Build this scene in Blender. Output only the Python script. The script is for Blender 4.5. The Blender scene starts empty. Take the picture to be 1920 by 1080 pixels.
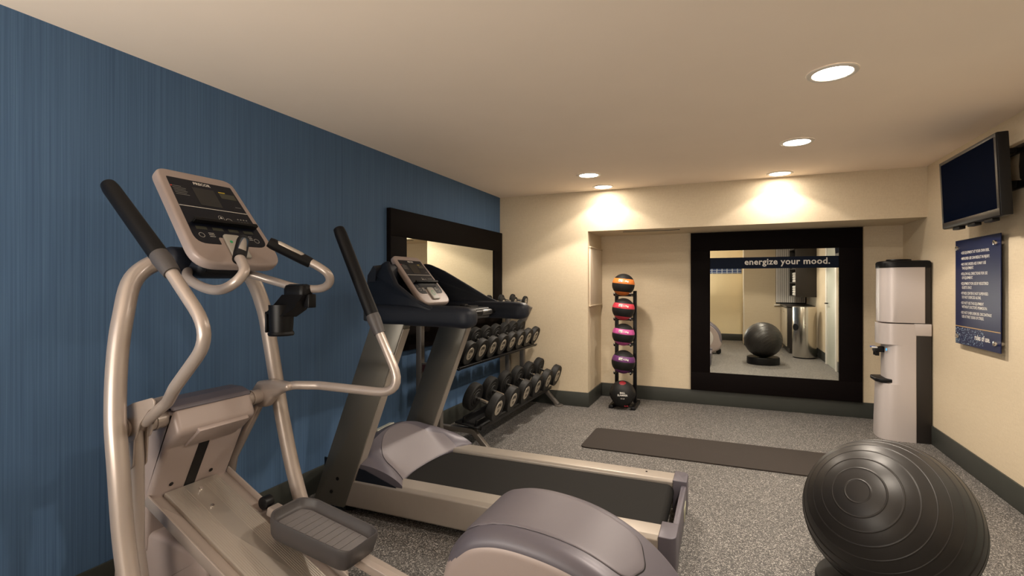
import bpy, bmesh, math, random
from mathutils import Vector, Matrix
random.seed(7)
SC = bpy.context.scene
COL = SC.collection
pi = math.pi
V = Vector

# ------------------------------------------------------------------ camera, world, exposure
CAM_H = 1.30
cam = bpy.data.objects.new('camera', bpy.data.cameras.new('camera'))
COL.objects.link(cam)
cam.location = (0, 0, CAM_H)
cam.rotation_euler = (pi/2, 0, math.radians(22.95))
cam.data.sensor_width = 36.0
cam.data.lens = 36.0*940/1920
cam.data.shift_y = -6/1920
cam.data.clip_start = 0.02
SC.camera = cam

world = bpy.data.worlds.new('world'); SC.world = world
world.use_nodes = True
world.node_tree.nodes['Background'].inputs[0].default_value = (1.0, 0.86, 0.70, 1)
world.node_tree.nodes['Background'].inputs[1].default_value = 0.2

vs = SC.view_settings
vs.view_transform = 'Standard'; vs.look = 'None'; vs.gamma = 1.0
vs.exposure = 1.10
vs.use_curve_mapping = False
LAMP_W = 40.0                      # spot watts of one downlight
GLOW_W = 4.6                       # glow of one diffuser, area lamp watts
FILL_W = 24.0                    # added fill behind the viewer, aimed up to brighten the ceiling
LAMP_COL = (1.0, 0.875, 0.735)
SC.cycles.diffuse_bounces = 7
SC.cycles.max_bounces = 12
SC.cycles.sample_clamp_indirect = 4.0

# ------------------------------------------------------------------ room numbers (metres)
XL, XR = -2.36, 1.565              # left and right walls
YB, YA = 5.22, 5.84                # back wall, alcove back
XA = -1.335                        # alcove left side
ZC, ZS = 2.293, 1.868              # ceiling, alcove soffit
YR1, YR2, XN = -0.30, -1.20, 0.39  # rear walls and the niche corner
BB = 0.153                         # baseboard height

# ------------------------------------------------------------------ materials
MATS = {}
def newmat(name):
    m = bpy.data.materials.new(name); m.use_nodes = True
    return m, m.node_tree, m.node_tree.nodes['Principled BSDF']
def mat(name, col, rough=0.5, metal=0.0, spec=0.5, var=0.0, bump=0.0, scale=60, coat=0.0, emit=None, es=0.0, stretch=None):
    """principled material with procedural colour variation and bump"""
    if name in MATS: return MATS[name]
    m, nt, b = newmat(name)
    b.inputs['Base Color'].default_value = (*col, 1)
    b.inputs['Roughness'].default_value = rough
    b.inputs['Metallic'].default_value = metal
    b.inputs['Specular IOR Level'].default_value = spec
    b.inputs['Coat Weight'].default_value = coat
    if emit:
        b.inputs['Emission Color'].default_value = (*emit, 1); b.inputs['Emission Strength'].default_value = es
    if var or bump:
        tc = nt.nodes.new('ShaderNodeTexCoord'); n = nt.nodes.new('ShaderNodeTexNoise')
        src = tc.outputs['Object']
        if stretch:
            mp = nt.nodes.new('ShaderNodeMapping'); mp.inputs['Scale'].default_value = stretch
            nt.links.new(src, mp.inputs['Vector']); src = mp.outputs['Vector']
        n.inputs['Scale'].default_value = scale; n.inputs['Detail'].default_value = 3
        nt.links.new(src, n.inputs['Vector'])
        if var:
            mx = nt.nodes.new('ShaderNodeMix'); mx.data_type = 'RGBA'
            mx.inputs[6].default_value = (*[max(0, c*(1-var)) for c in col], 1)
            mx.inputs[7].default_value = (*[min(1, c*(1+var)) for c in col], 1)
            nt.links.new(n.outputs['Fac'], mx.inputs[0]); nt.links.new(mx.outputs[2], b.inputs['Base Color'])
        if bump:
            bp = nt.nodes.new('ShaderNodeBump'); bp.inputs['Strength'].default_value = bump; bp.inputs['Distance'].default_value = 0.002
            nt.links.new(n.outputs['Fac'], bp.inputs['Height']); nt.links.new(bp.outputs['Normal'], b.inputs['Normal'])
    MATS[name] = m
    return m

def streak_mat(name, c1, c2, sc1, sc2, rough=0.75, bump=0.15, lo=0.3, hi=0.7):
    """two stretched noises mixed: woven or streaked wallpaper"""
    m, nt, b = newmat(name)
    tc = nt.nodes.new('ShaderNodeTexCoord')
    outs = []
    for sc in (sc1, sc2):
        mp = nt.nodes.new('ShaderNodeMapping'); mp.inputs['Scale'].default_value = sc
        n = nt.nodes.new('ShaderNodeTexNoise'); n.inputs['Scale'].default_value = 1.0; n.inputs['Detail'].default_value = 2
        nt.links.new(tc.outputs['Object'], mp.inputs['Vector']); nt.links.new(mp.outputs['Vector'], n.inputs['Vector'])
        outs.append(n.outputs['Fac'])
    ad = nt.nodes.new('ShaderNodeMath'); ad.operation = 'ADD'
    nt.links.new(outs[0], ad.inputs[0]); nt.links.new(outs[1], ad.inputs[1])
    hf = nt.nodes.new('ShaderNodeMath'); hf.operation = 'MULTIPLY'; hf.inputs[1].default_value = 0.5
    nt.links.new(ad.outputs[0], hf.inputs[0])
    cr = nt.nodes.new('ShaderNodeValToRGB')
    cr.color_ramp.elements[0].position = lo; cr.color_ramp.elements[1].position = hi
    cr.color_ramp.elements[0].color = (*c1, 1); cr.color_ramp.elements[1].color = (*c2, 1)
    nt.links.new(hf.outputs[0], cr.inputs[0]); nt.links.new(cr.outputs[0], b.inputs['Base Color'])
    bp = nt.nodes.new('ShaderNodeBump'); bp.inputs['Strength'].default_value = bump; bp.inputs['Distance'].default_value = 0.001
    nt.links.new(hf.outputs[0], bp.inputs['Height']); nt.links.new(bp.outputs['Normal'], b.inputs['Normal'])
    b.inputs['Roughness'].default_value = rough
    b.inputs['Specular IOR Level'].default_value = 0.25
    MATS[name] = m
    return m

M_BLUE = streak_mat('blue_wallpaper', (0.048, 0.096, 0.186), (0.090, 0.166, 0.290), (1, 520, 2.0), (1, 210, 1.0), lo=0.30, hi=0.70)
M_CREAM = streak_mat('cream_wallpaper', (0.57, 0.475, 0.340), (0.67, 0.575, 0.425), (9, 9, 260), (120, 120, 60), lo=0.25, hi=0.75, bump=0.08)
M_YELLOW = mat('pale_yellow_paint', (0.88, 0.76, 0.50), 0.7, var=0.03, scale=5)
M_CEIL = mat('ceiling_paint', (0.93, 0.81, 0.69), 0.9, spec=0.1, var=0.025, scale=3, bump=0.05)
M_BASE = mat('baseboard_vinyl', (0.040, 0.043, 0.038), 0.45, spec=0.3, var=0.12, scale=8, bump=0.03)
M_WHITE = mat('white_paint', (0.72, 0.70, 0.66), 0.5, var=0.03, scale=12)

# rubber floor: grey with countless light and dark flecks
def floor_mat():
    m, nt, b = newmat('speckled_rubber')
    tc = nt.nodes.new('ShaderNodeTexCoord')
    v = nt.nodes.new('ShaderNodeTexVoronoi'); v.inputs['Scale'].default_value = 250
    nt.links.new(tc.outputs['Object'], v.inputs['Vector'])
    sp = nt.nodes.new('ShaderNodeSeparateColor'); nt.links.new(v.outputs['Color'], sp.inputs[0])
    cr = nt.nodes.new('ShaderNodeValToRGB'); cr.color_ramp.interpolation = 'CONSTANT'
    els = cr.color_ramp.elements
    els[0].position = 0; els[0].color = (0.036, 0.035, 0.034, 1)
    els[1].position = 0.32; els[1].color = (0.080, 0.075, 0.071, 1)
    for p, c in ((0.62, (0.145, 0.135, 0.127, 1)), (0.80, (0.26, 0.243, 0.228, 1)), (0.93, (0.44, 0.42, 0.39, 1))):
        e = els.new(p); e.color = c
    nt.links.new(sp.outputs[0], cr.inputs[0])
    n = nt.nodes.new('ShaderNodeTexNoise'); n.inputs['Scale'].default_value = 2.2; nt.links.new(tc.outputs['Object'], n.inputs['Vector'])
    mr = nt.nodes.new('ShaderNodeMapRange'); mr.inputs[3].default_value = 0.88; mr.inputs[4].default_value = 1.12
    nt.links.new(n.outputs['Fac'], mr.inputs[0])
    mx = nt.nodes.new('ShaderNodeVectorMath'); mx.operation = 'SCALE'
    nt.links.new(cr.outputs[0], mx.inputs[0]); nt.links.new(mr.outputs[0], mx.inputs['Scale'])
    nt.links.new(mx.outputs[0], b.inputs['Base Color'])
    bp = nt.nodes.new('ShaderNodeBump'); bp.inputs['Strength'].default_value = 0.25; bp.inputs['Distance'].default_value = 0.001
    nt.links.new(v.outputs['Distance'], bp.inputs['Height']); nt.links.new(bp.outputs['Normal'], b.inputs['Normal'])
    b.inputs['Roughness'].default_value = 0.62
    return m
M_FLOOR = floor_mat()

M_MIRROR = mat('mirror_glass', (0.90, 0.92, 0.86), 0.0, metal=1.0)
M_DARKWOOD = mat('espresso_wood', (0.005, 0.0035, 0.0035), 0.6, spec=0.05, var=0.35, scale=14, stretch=(1, 1, 12))
M_PAINTM = mat('champagne_metal_paint', (0.41, 0.350, 0.315), 0.33, metal=0.35, coat=0.2)
M_SILVER = mat('silver_plastic', (0.36, 0.295, 0.275), 0.42, metal=0.1, var=0.02, scale=30)
M_MAUVE = mat('mauve_grey_plastic', (0.112, 0.102, 0.124), 0.42, metal=0.15, bump=0.05, scale=300)
M_MAUVE2 = mat('mauve_grey_panel_plastic', (0.140, 0.126, 0.144), 0.5, metal=0.1, bump=0.06, scale=300)
M_NAVY = mat('dark_navy_plastic', (0.008, 0.011, 0.019), 0.50, spec=0.3, bump=0.05, scale=400)
M_BLACK = mat('black_plastic', (0.004, 0.004, 0.005), 0.42, spec=0.25)
M_RUBBER = mat('black_rubber', (0.010, 0.010, 0.010), 0.6, spec=0.3, var=0.2, scale=30, bump=0.03)
M_GRIP = mat('foam_grip', (0.003, 0.003, 0.004), 0.5, spec=0.2, bump=0.1, scale=200)
M_CHROME = mat('chrome', (0.72, 0.70, 0.67), 0.14, metal=1.0)
M_PANEL = mat('console_black_panel', (0.003, 0.0045, 0.011), 0.3, spec=0.25)
M_LCD = mat('lcd_window', (0.035, 0.038, 0.026), 0.3)
M_PRINT = mat('white_print', (0.72, 0.70, 0.66), 0.5)
M_GREYPRINT = mat('grey_print', (0.26, 0.26, 0.25), 0.5)
M_YPRINT = mat('yellow_print', (0.55, 0.42, 0.03), 0.5)
M_RPRINT = mat('red_print', (0.55, 0.05, 0.03), 0.5)
M_GPRINT = mat('green_print', (0.02, 0.35, 0.13), 0.5)
M_PEDAL = mat('pedal_grey_plastic', (0.058, 0.053, 0.055), 0.5, bump=0.05, scale=250)
M_ALU = mat('brushed_aluminium', (0.42, 0.375, 0.33), 0.40, metal=0.5, var=0.05, scale=20, stretch=(1, 40, 1))
M_UPRIGHT = mat('grey_metal_upright', (0.15, 0.142, 0.122), 0.38, metal=0.45)
M_BELT = mat('treadmill_belt', (0.013, 0.0125, 0.012), 0.7, spec=0.12, var=0.25, scale=500, bump=0.35)
M_BLACKM = mat('black_metal', (0.005, 0.005, 0.006), 0.4, spec=0.3)
M_RACKM = mat('grey_rack_tube', (0.17, 0.155, 0.14), 0.38, metal=0.5)
M_FACE = mat('dumbbell_face', (0.36, 0.32, 0.26), 0.4, metal=0.2)
M_BALL = mat('black_ball_vinyl', (0.020, 0.018, 0.017), 0.40, spec=0.4, var=0.25, scale=4)
M_MAT = mat('mat_foam', (0.042, 0.035, 0.031), 0.85, spec=0.2, var=0.12, scale=400, bump=0.3)
M_COOLER = mat('silver_grey_plastic', (0.56, 0.51, 0.50), 0.36, metal=0.15)
M_COOLDK = mat('dark_brown_grey_plastic', (0.018, 0.014, 0.012), 0.5)
M_TVB = mat('dark_gunmetal', (0.045, 0.042, 0.040), 0.35, metal=0.3)
M_SCREEN = mat('tv_screen', (0.002, 0.004, 0.012), 0.35, spec=0.02)
M_SCREEN.node_tree.nodes['Principled BSDF'].inputs['IOR'].default_value = 1.12
M_SIGN = mat('navy_sign_acrylic', (0.006, 0.011, 0.050), 0.35, spec=0.10)
M_GOLD = mat('gold_line', (0.45, 0.27, 0.08), 0.4)
M_STEEL = mat('brushed_steel', (0.60, 0.57, 0.52), 0.24, metal=1.0, var=0.08, scale=8, stretch=(30, 30, 1))
M_CAB = mat('black_cabinet', (0.016, 0.012, 0.010), 0.4, var=0.3, scale=10, stretch=(1, 1, 8))
M_TOWEL = mat('white_towel', (0.78, 0.76, 0.72), 0.95, bump=0.5, scale=300)
M_BLIND = mat('pale_vinyl_blind', (0.62, 0.60, 0.58), 0.55)
M_GLASSD = mat('window_dark_glass', (0.02, 0.025, 0.03), 0.08)
M_DIFF = mat('light_diffuser', (1, 1, 1), 0.5, emit=(1.0, 0.93, 0.82), es=9.0)
M_TRIMW = mat('light_trim', (0.72, 0.66, 0.58), 0.4)

# ------------------------------------------------------------------ object helpers
def wloc(o):
    p = V((0, 0, 0))
    while o: p = p + o.location; o = o.parent
    return p
def tag(o, label=None, cat=None, group=None, kind=None):
    if label: o['label'] = label
    if cat: o['category'] = cat
    if group: o['group'] = group
    if kind: o['kind'] = kind
    return o
def thing(name, loc, label, cat, group=None):
    o = bpy.data.objects.new(name, None); COL.objects.link(o)
    o.location = loc; o.empty_display_size = 0.1
    return tag(o, label, cat, group)
def copy_tree(o, parent=None):
    c = o.copy(); COL.objects.link(c); c.parent = parent
    for ch in list(o.children): copy_tree(ch, c)
    return c
def circ(r, n=24, c=(0, 0), a0=0):
    return [(c[0]+r*math.cos(a0+2*pi*i/n), c[1]+r*math.sin(a0+2*pi*i/n)) for i in range(n)]
def rpoly(pts, rad, n=5):
    """2D polygon with rounded corners"""
    if hasattr(rad, '__len__'):
        kp = [i for i in range(len(pts)) if (V(pts[i])-V(pts[i-1])).length > 1e-6]
        pts = [pts[i] for i in kp]; rad = [rad[i] for i in kp]
    else: pts = [p for i, p in enumerate(pts) if (V(p)-V(pts[i-1])).length > 1e-6]
    out = []; N = len(pts)
    if not hasattr(rad, '__len__'): rad = [rad]*N
    for i in range(N):
        p = V(pts[i]); a = V(pts[i-1])-p; b = V(pts[(i+1) % N])-p
        la, lb = a.length, b.length; a.normalize(); b.normalize()
        ang = a.angle(b); r = rad[i]
        d = min(r/max(math.tan(ang/2), 1e-4), la*0.49, lb*0.49)
        if r <= 0 or ang > pi-0.03: out.append((p.x, p.y)); continue
        s, e = p+a*d, p+b*d
        for k in range(n+1):
            t = k/n
            q = s*(1-t)**2+p*2*t*(1-t)*1.0+e*t*t
            out.append((q.x, q.y))
    return out
def area2(o): return sum(o[i-1][0]*o[i][1]-o[i][0]*o[i-1][1] for i in range(len(o)))/2
def inset(o, d):
    """shrink a closed outline by d"""
    N = len(o); s = 1 if area2(o) > 0 else -1; out = []
    for i in range(N):
        p = V(o[i]); a = p-V(o[i-1]); b = V(o[(i+1) % N])-p
        if a.length < 1e-9: a = b
        if b.length < 1e-9: b = a
        a = a.normalized(); b = b.normalized()
        t = a+b
        if t.length < 1e-6: t = a
        t.normalize(); nrm = V((-t.y, t.x))*s
        k = 1/max(0.5, abs(t.dot(a)))
        q = p+nrm*d*k; out.append((q.x, q.y))
    return out
def cr_path(pts, n=8):
    """smooth Catmull-Rom through points; returns (pos, t) list"""
    P = [V(p) for p in pts]; out = []
    for i in range(len(P)-1):
        p0 = P[i-1] if i else P[0]*2-P[1]
        p1, p2 = P[i], P[i+1]
        p3 = P[i+2] if i+2 < len(P) else P[-1]*2-P[-2]
        for k in range(n):
            t = k/n
            q = 0.5*((2*p1)+(p2-p0)*t+(2*p0-5*p1+4*p2-p3)*t*t+(3*p1-p0-3*p2+p3)*t**3)
            out.append((q, i+t))
    out.append((P[-1], len(P)-1.0))
    return out
def bend_path(pts, rad, n=6):
    """polyline with its corners rounded by radius"""
    P = [V(p) for p in pts]; out = [P[0]]
    for i in range(1, len(P)-1):
        r = rad[i-1] if hasattr(rad, '__len__') else rad
        a = P[i-1]-P[i]; b = P[i+1]-P[i]; la, lb = a.length, b.length; a.normalize(); b.normalize()
        ang = a.angle(b)
        d = min(r/max(math.tan(ang/2), 1e-3), la*0.48, lb*0.48)
        s, e = P[i]+a*d, P[i]+b*d
        for k in range(n+1):
            t = k/n; out.append(s*(1-t)**2+P[i]*2*t*(1-t)+e*t*t)
    out.append(P[-1]); return out

class MB:
    def __init__(self): self.bm = bmesh.new()
    def loft(self, rings, caps=True, closed=False, mi=0, wrap=True):
        bm = self.bm; R = [[bm.verts.new(V(p)) for p in r] for r in rings]
        n = len(R[0]); m = len(R); fs = []
        for i in range(m if closed else m-1):
            a, b = R[i], R[(i+1) % m]
            for j in range(n if wrap else n-1):
                k = (j+1) % n
                try: f = bm.faces.new((a[j], a[k], b[k], b[j])); f.material_index = mi; fs.append(f)
                except ValueError: pass
        if caps and not closed and wrap:
            for r in (R[0], R[-1]):
                try: f = bm.faces.new(r); f.material_index = mi
                except ValueError: pass
        return fs
    def slab(self, outline, O=(0, 0, 0), A=(1, 0, 0), B=(0, 1, 0), d0=0.0, d1=0.01, bev=0.0, steps=3, mi=0, bev0=None):
        """outline in the A,B plane, thick along A x B from d0 to d1, edges rounded by bev"""
        O, A, B = V(O), V(A).normalized(), V(B).normalized(); N = A.cross(B)
        if bev0 is None: bev0 = bev
        sg = 1 if d1 > d0 else -1
        L = []
        if bev0 > 0:
            for k in range(steps+1):
                t = k/steps*pi/2; L.append((bev0*(1-math.sin(t)), d0+sg*bev0*(1-math.cos(t))))
        else: L.append((0, d0))
        if bev > 0:
            for k in range(steps+1):
                t = k/steps*pi/2; L.append((bev*(1-math.cos(t)), d1-sg*bev*(1-math.sin(t))))
        else: L.append((0, d1))
        rings = []
        for ins, d in L:
            o = inset(outline, ins) if ins > 1e-7 else outline
            rings.append([O+A*x+B*y+N*d for x, y in o])
        self.loft(rings, mi=mi); return self
    def box(self, c, s, bev=0.0, rot=None, mi=0):
        M = rot if rot is not None else Matrix.Identity(3)
        A, B, N = M @ V((1, 0, 0)), M @ V((0, 1, 0)), M @ V((0, 0, 1))
        o = [(-s[0]/2, -s[1]/2), (s[0]/2, -s[1]/2), (s[0]/2, s[1]/2), (-s[0]/2, s[1]/2)]
        if bev > 0: o = rpoly(o, bev*1.2, 3)
        O = V(c)-N*(s[2]/2)
        return self.slab(o, O, A, B, 0, s[2], bev, 2, mi)
    def box2(self, lo, hi, bev=0.0, mi=0):
        return self.box([(a+b)/2 for a, b in zip(lo, hi)], [abs(b-a) for a, b in zip(lo, hi)], bev, None, mi)
    def tube(self, pts, r, n=16, caps=True, sy=1.0, up=None, dome=0.0, mi=0):
        """round tube along points; r a number or a list; sy flattens the section"""
        P = [V(p) for p in pts]; m = len(P)
        R = list(r) if hasattr(r, '__len__') else [r]*m
        T = [(P[min(i+1, m-1)]-P[max(i-1, 0)]).normalized() for i in range(m)]
        u = V(up) if up is not None else (V((0, 0, 1)) if abs(T[0].z) < 0.9 else V((1, 0, 0)))
        u = (u-T[0]*u.dot(T[0])).normalized()
        if dome > 0:
            for end in (0, 1):
                i = 0 if end == 0 else m-1
                base, t, rr = P[i], (-T[i] if end == 0 else T[i]), R[i]
                ex = [(base+t*rr*dome*math.sin(a), rr*max(math.cos(a), 0.05)) for a in (0.35, 0.75, 1.1, 1.4, 1.55)]
                if end == 0: P = [e[0] for e in reversed(ex)]+P; R = [e[1] for e in reversed(ex)]+R; T = [T[0]]*5+T; m += 5
                else: P += [e[0] for e in ex]; R += [e[1] for e in ex]; T += [T[-1]]*5; m += 5
        rings = []
        for i in range(m):
            u = (u-T[i]*u.dot(T[i])).normalized(); w = T[i].cross(u)
            rings.append([P[i]+(u*math.cos(2*pi*k/n)*sy+w*math.sin(2*pi*k/n))*R[i] for k in range(n)])
        self.loft(rings, caps=caps, mi=mi); return self
    def cyl(self, p0, p1, r, n=24, r1=None, mi=0, bev=0.0):
        p0, p1 = V(p0), V(p1); r1 = r if r1 is None else r1
        if bev > 0:
            t = (p1-p0).normalized(); L = (p1-p0).length; pts = []; rr = []
            for s, rad in ((0, r-bev), (bev*0.3, r-bev*0.3), (bev, r), (L-bev, r1), (L-bev*0.3, r1-bev*0.3), (L, r1-bev)):
                pts.append(p0+t*s); rr.append(rad)
            return self._ringed(pts, rr, t, n, mi)
        return self._ringed([p0, p1], [r, r1], (p1-p0).normalized(), n, mi)
    def _ringed(self, pts, rr, t, n, mi):
        u = V((0, 0, 1)) if abs(t.z) < 0.9 else V((1, 0, 0))
        u = (u-t*u.dot(t)).normalized(); w = t.cross(u)
        self.loft([[p+(u*math.cos(2*pi*k/n)+w*math.sin(2*pi*k/n))*r for k in range(n)] for p, r in zip(pts, rr)], mi=mi)
        return self
    def lathe(self, prof, O=(0, 0, 0), axis=(0, 0, 1), n=32, mi=0, caps=True, a0=0, a1=2*pi):
        """profile of (radius, height) turned round axis at O"""
        O, t = V(O), V(axis).normalized()
        u = V((1, 0, 0)) if abs(t.x) < 0.9 else V((0, 1, 0))
        u = (u-t*u.dot(t)).normalized(); w = t.cross(u)
        full = abs(a1-a0-2*pi) < 1e-6
        K = n if full else n+1
        rings = [[O+t*h+(u*math.cos(a0+(a1-a0)*k/n)+w*math.sin(a0+(a1-a0)*k/n))*max(r, 1e-4) for k in range(K)] for r, h in prof]
        self.loft(rings, caps=caps, mi=mi, wrap=full); return self
    def text(self, s, size, O, A, B, depth=0.0006, align='LEFT', bold=0.0, xs=1.0, shear=0.0, spacing=1.0, mi=0):
        cu = bpy.data.curves.new('t', 'FONT'); cu.body = s; cu.size = size; cu.align_x = align
        cu.extrude = 0; cu.offset = bold*size; cu.resolution_u = 2; cu.space_character = spacing; cu.shear = shear
        ob = bpy.data.objects.new('t', cu); COL.objects.link(ob)
        me = bpy.data.meshes.new_from_object(ob)
        bpy.data.objects.remove(ob); bpy.data.curves.remove(cu)
        O, A, B = V(O), V(A).normalized(), V(B).normalized(); N = A.cross(B)
        vs_ = [self.bm.verts.new(O+A*(v.co.x*xs)+B*v.co.y+N*depth) for v in me.vertices]
        for p in me.polygons:
            try: f = self.bm.faces.new([vs_[i] for i in p.vertices]); f.material_index = mi
            except ValueError: pass
        bpy.data.meshes.remove(me); return self
    def build(self, name, mats, parent=None, ang=35, flat=False, solid=0.0, world=False):
        bm = self.bm
        bmesh.ops.remove_doubles(bm, verts=bm.verts, dist=1e-6)
        if not flat: bmesh.ops.recalc_face_normals(bm, faces=bm.faces)
        if parent is not None and not world:
            bmesh.ops.translate(bm, verts=bm.verts, vec=-wloc(parent))
        me = bpy.data.meshes.new(name); bm.to_mesh(me); bm.free()
        for mm in (mats if isinstance(mats, (list, tuple)) else [mats]): me.materials.append(mm)
        if not flat:
            me.polygons.foreach_set('use_smooth', [True]*len(me.polygons))
            me.set_sharp_from_angle(angle=math.radians(ang))
        o = bpy.data.objects.new(name, me); COL.objects.link(o)
        if parent is not None: o.parent = parent
        if solid:
            md = o.modifiers.new('thickness', 'SOLIDIFY'); md.thickness = solid; md.offset = 0
        return o
def build_each(mb, name, mats, parent, **kw):
    """every loose piece of the builder becomes an object of its own"""
    bm = mb.bm; bmesh.ops.remove_doubles(bm, verts=bm.verts, dist=1e-6); bm.verts.ensure_lookup_table()
    seen = set(); out = []
    for v0 in bm.verts:
        if v0.index in seen: continue
        st = [v0]; isl = []; seen.add(v0.index)
        while st:
            v = st.pop(); isl.append(v)
            for e in v.link_edges:
                w = e.other_vert(v)
                if w.index not in seen: seen.add(w.index); st.append(w)
        nb = MB(); mp = {v.index: nb.bm.verts.new(v.co) for v in isl}
        for f in {f for v in isl for f in v.link_faces}: nb.bm.faces.new([mp[v.index] for v in f.verts])
        out.append(nb.build(name, mats, parent, **kw))
    bm.free(); return out
def structure(mb, name, m, label=None):
    o = mb.build(name, m); o['kind'] = 'structure'
    if label: o['label'] = label
    return o
def rotY(a): return Matrix.Rotation(a, 3, 'Y')
def rotZ(a): return Matrix.Rotation(a, 3, 'Z')

# ------------------------------------------------------------------ room shell
T = 0.10
structure(MB().box2((XL-T, YR2-T, -T), (XR+T, YA+T, 0)), 'floor', M_FLOOR, 'grey rubber gym floor speckled with light flecks')
structure(MB().box2((XL-T, YR2-T, ZC), (XR+T, YA+T, ZC+T)), 'ceiling', M_CEIL, 'flat tan painted ceiling with recessed lights')
structure(MB().box2((XL-T, YR2-T, 0), (XL, YB+T, ZC)), 'wall_left', M_BLUE, 'blue wall with fine vertical streaks')
structure(MB().box2((XR, YR2-T, 0), (XR+T, YA+T, ZC)), 'wall_right', M_CREAM, 'cream textured wall with the television')
# back wall: pier left of the alcove and header over it
structure(MB().box2((XL, YB, 0), (XA, YA+T, ZC)), 'wall_back', M_CREAM, 'cream wall end left of the alcove')
structure(MB().box2((XA, YB, ZS), (XR, YA+T, ZC)), 'wall_back_header', M_CREAM, 'cream dropped header over the alcove')
structure(MB().box2((XA, YA, 0), (XR, YA+T, ZS)), 'wall_alcove', M_CREAM, 'cream rear wall of the alcove')
structure(MB().box2((XN, YR2-T, 0), (XR, YR1, ZC)), 'wall_rear', M_CREAM, 'cream wall behind the viewer')
structure(MB().box2((XL, YR2-T, 0), (XN, YR2, ZC)), 'wall_rear_niche', M_YELLOW, 'pale yellow wall of the deeper niche')
def board(name, lo, hi, ax):
    """baseboard with a thin rounded top"""
    structure(MB().box2(lo, hi, 0.003), name, M_BASE)
bt = 0.012
board('baseboard_left', (XL, YR2, 0), (XL+bt, YB, BB), 0)
board('baseboard_back', (XL+bt, YB-bt, 0), (XA+bt, YB, BB), 1)
board('baseboard_alcove_left', (XA, YB, 0), (XA+bt, YA, BB), 0)
board('baseboard_alcove', (XA+bt, YA-bt, 0), (XR-bt, YA, BB), 1)
board('baseboard_right', (XR-bt, 2.85, 0), (XR, YA, BB), 0)
board('baseboard_right_front', (XR-bt, 0.86, 0), (XR, 1.98, BB), 0)
board('baseboard_rear', (XN, YR1, 0), (1.07, YR1+bt, BB), 1)
board('baseboard_rear_niche', (XL+bt, YR2, 0), (XN, YR2+bt, BB), 1)
# bright metal bead at the niche corner
structure(MB().box2((XN-0.006, YR1-0.004, BB), (XN+0.004, YR1+0.004, ZC)), 'trim_1', M_WHITE)
# patterned blue border on the niche wall
def border_mat():
    m, nt, b = newmat('blue_patterned_border')
    tc = nt.nodes.new('ShaderNodeTexCoord'); mp = nt.nodes.new('ShaderNodeMapping'); mp.inputs['Scale'].default_value = (9, 1, 18)
    v = nt.nodes.new('ShaderNodeTexVoronoi'); v.feature = 'DISTANCE_TO_EDGE'; v.inputs['Scale'].default_value = 1; v.inputs['Randomness'].default_value = 0.1
    cr = nt.nodes.new('ShaderNodeValToRGB'); cr.color_ramp.elements[0].color = (0.55, 0.62, 0.70, 1); cr.color_ramp.elements[1].color = (0.03, 0.07, 0.22, 1)
    cr.color_ramp.elements[0].position = 0.04; cr.color_ramp.elements[1].position = 0.12
    nt.links.new(tc.outputs['Object'], mp.inputs[0]); nt.links.new(mp.outputs[0], v.inputs['Vector'])
    nt.links.new(v.outputs['Distance'], cr.inputs[0]); nt.links.new(cr.outputs[0], b.inputs['Base Color'])
    return m
structure(MB().box2((XL+0.01, YR2, 1.565), (XN-0.02, YR2+0.012, 1.80)), 'trim_2', border_mat(), 'blue patterned border band on pale yellow wall')

# alcove soffit slot and sprinkler mark
structure(MB().box2((-1.0, 5.40, ZS-0.004), (-0.42, 5.425, ZS)), 'trim_3', M_BASE, 'thin dark slot in the alcove soffit')

# access hatch on the alcove's left side
h = thing('access_hatch', (XA, 5.54, 1.10), 'cream hatch panel set in the left side of the alcove', 'hatch')
MB().slab(rpoly([(-0.27, 0), (0.27, 0), (0.27, 0.62), (-0.27, 0.62)], 0.004, 2), (XA, 5.54, 1.08), (0, 1, 0), (0, 0, 1), 0.0, 0.016, 0.004).build('hatch_door', mat('cream_paint', (0.62, 0.53, 0.41), 0.55), h)
mb = MB()
for a, b in (((-0.28, -0.012), (0.28, 0.0)), ((-0.28, 0.62), (0.28, 0.632))):
    mb.slab([(a[0], a[1]), (b[0], a[1]), (b[0], b[1]), (a[0], b[1])], (XA, 5.54, 1.08), (0, 1, 0), (0, 0, 1), 0.0, 0.022, 0.003)
build_each(mb, 'hatch_rail', M_CREAM, h)

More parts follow.
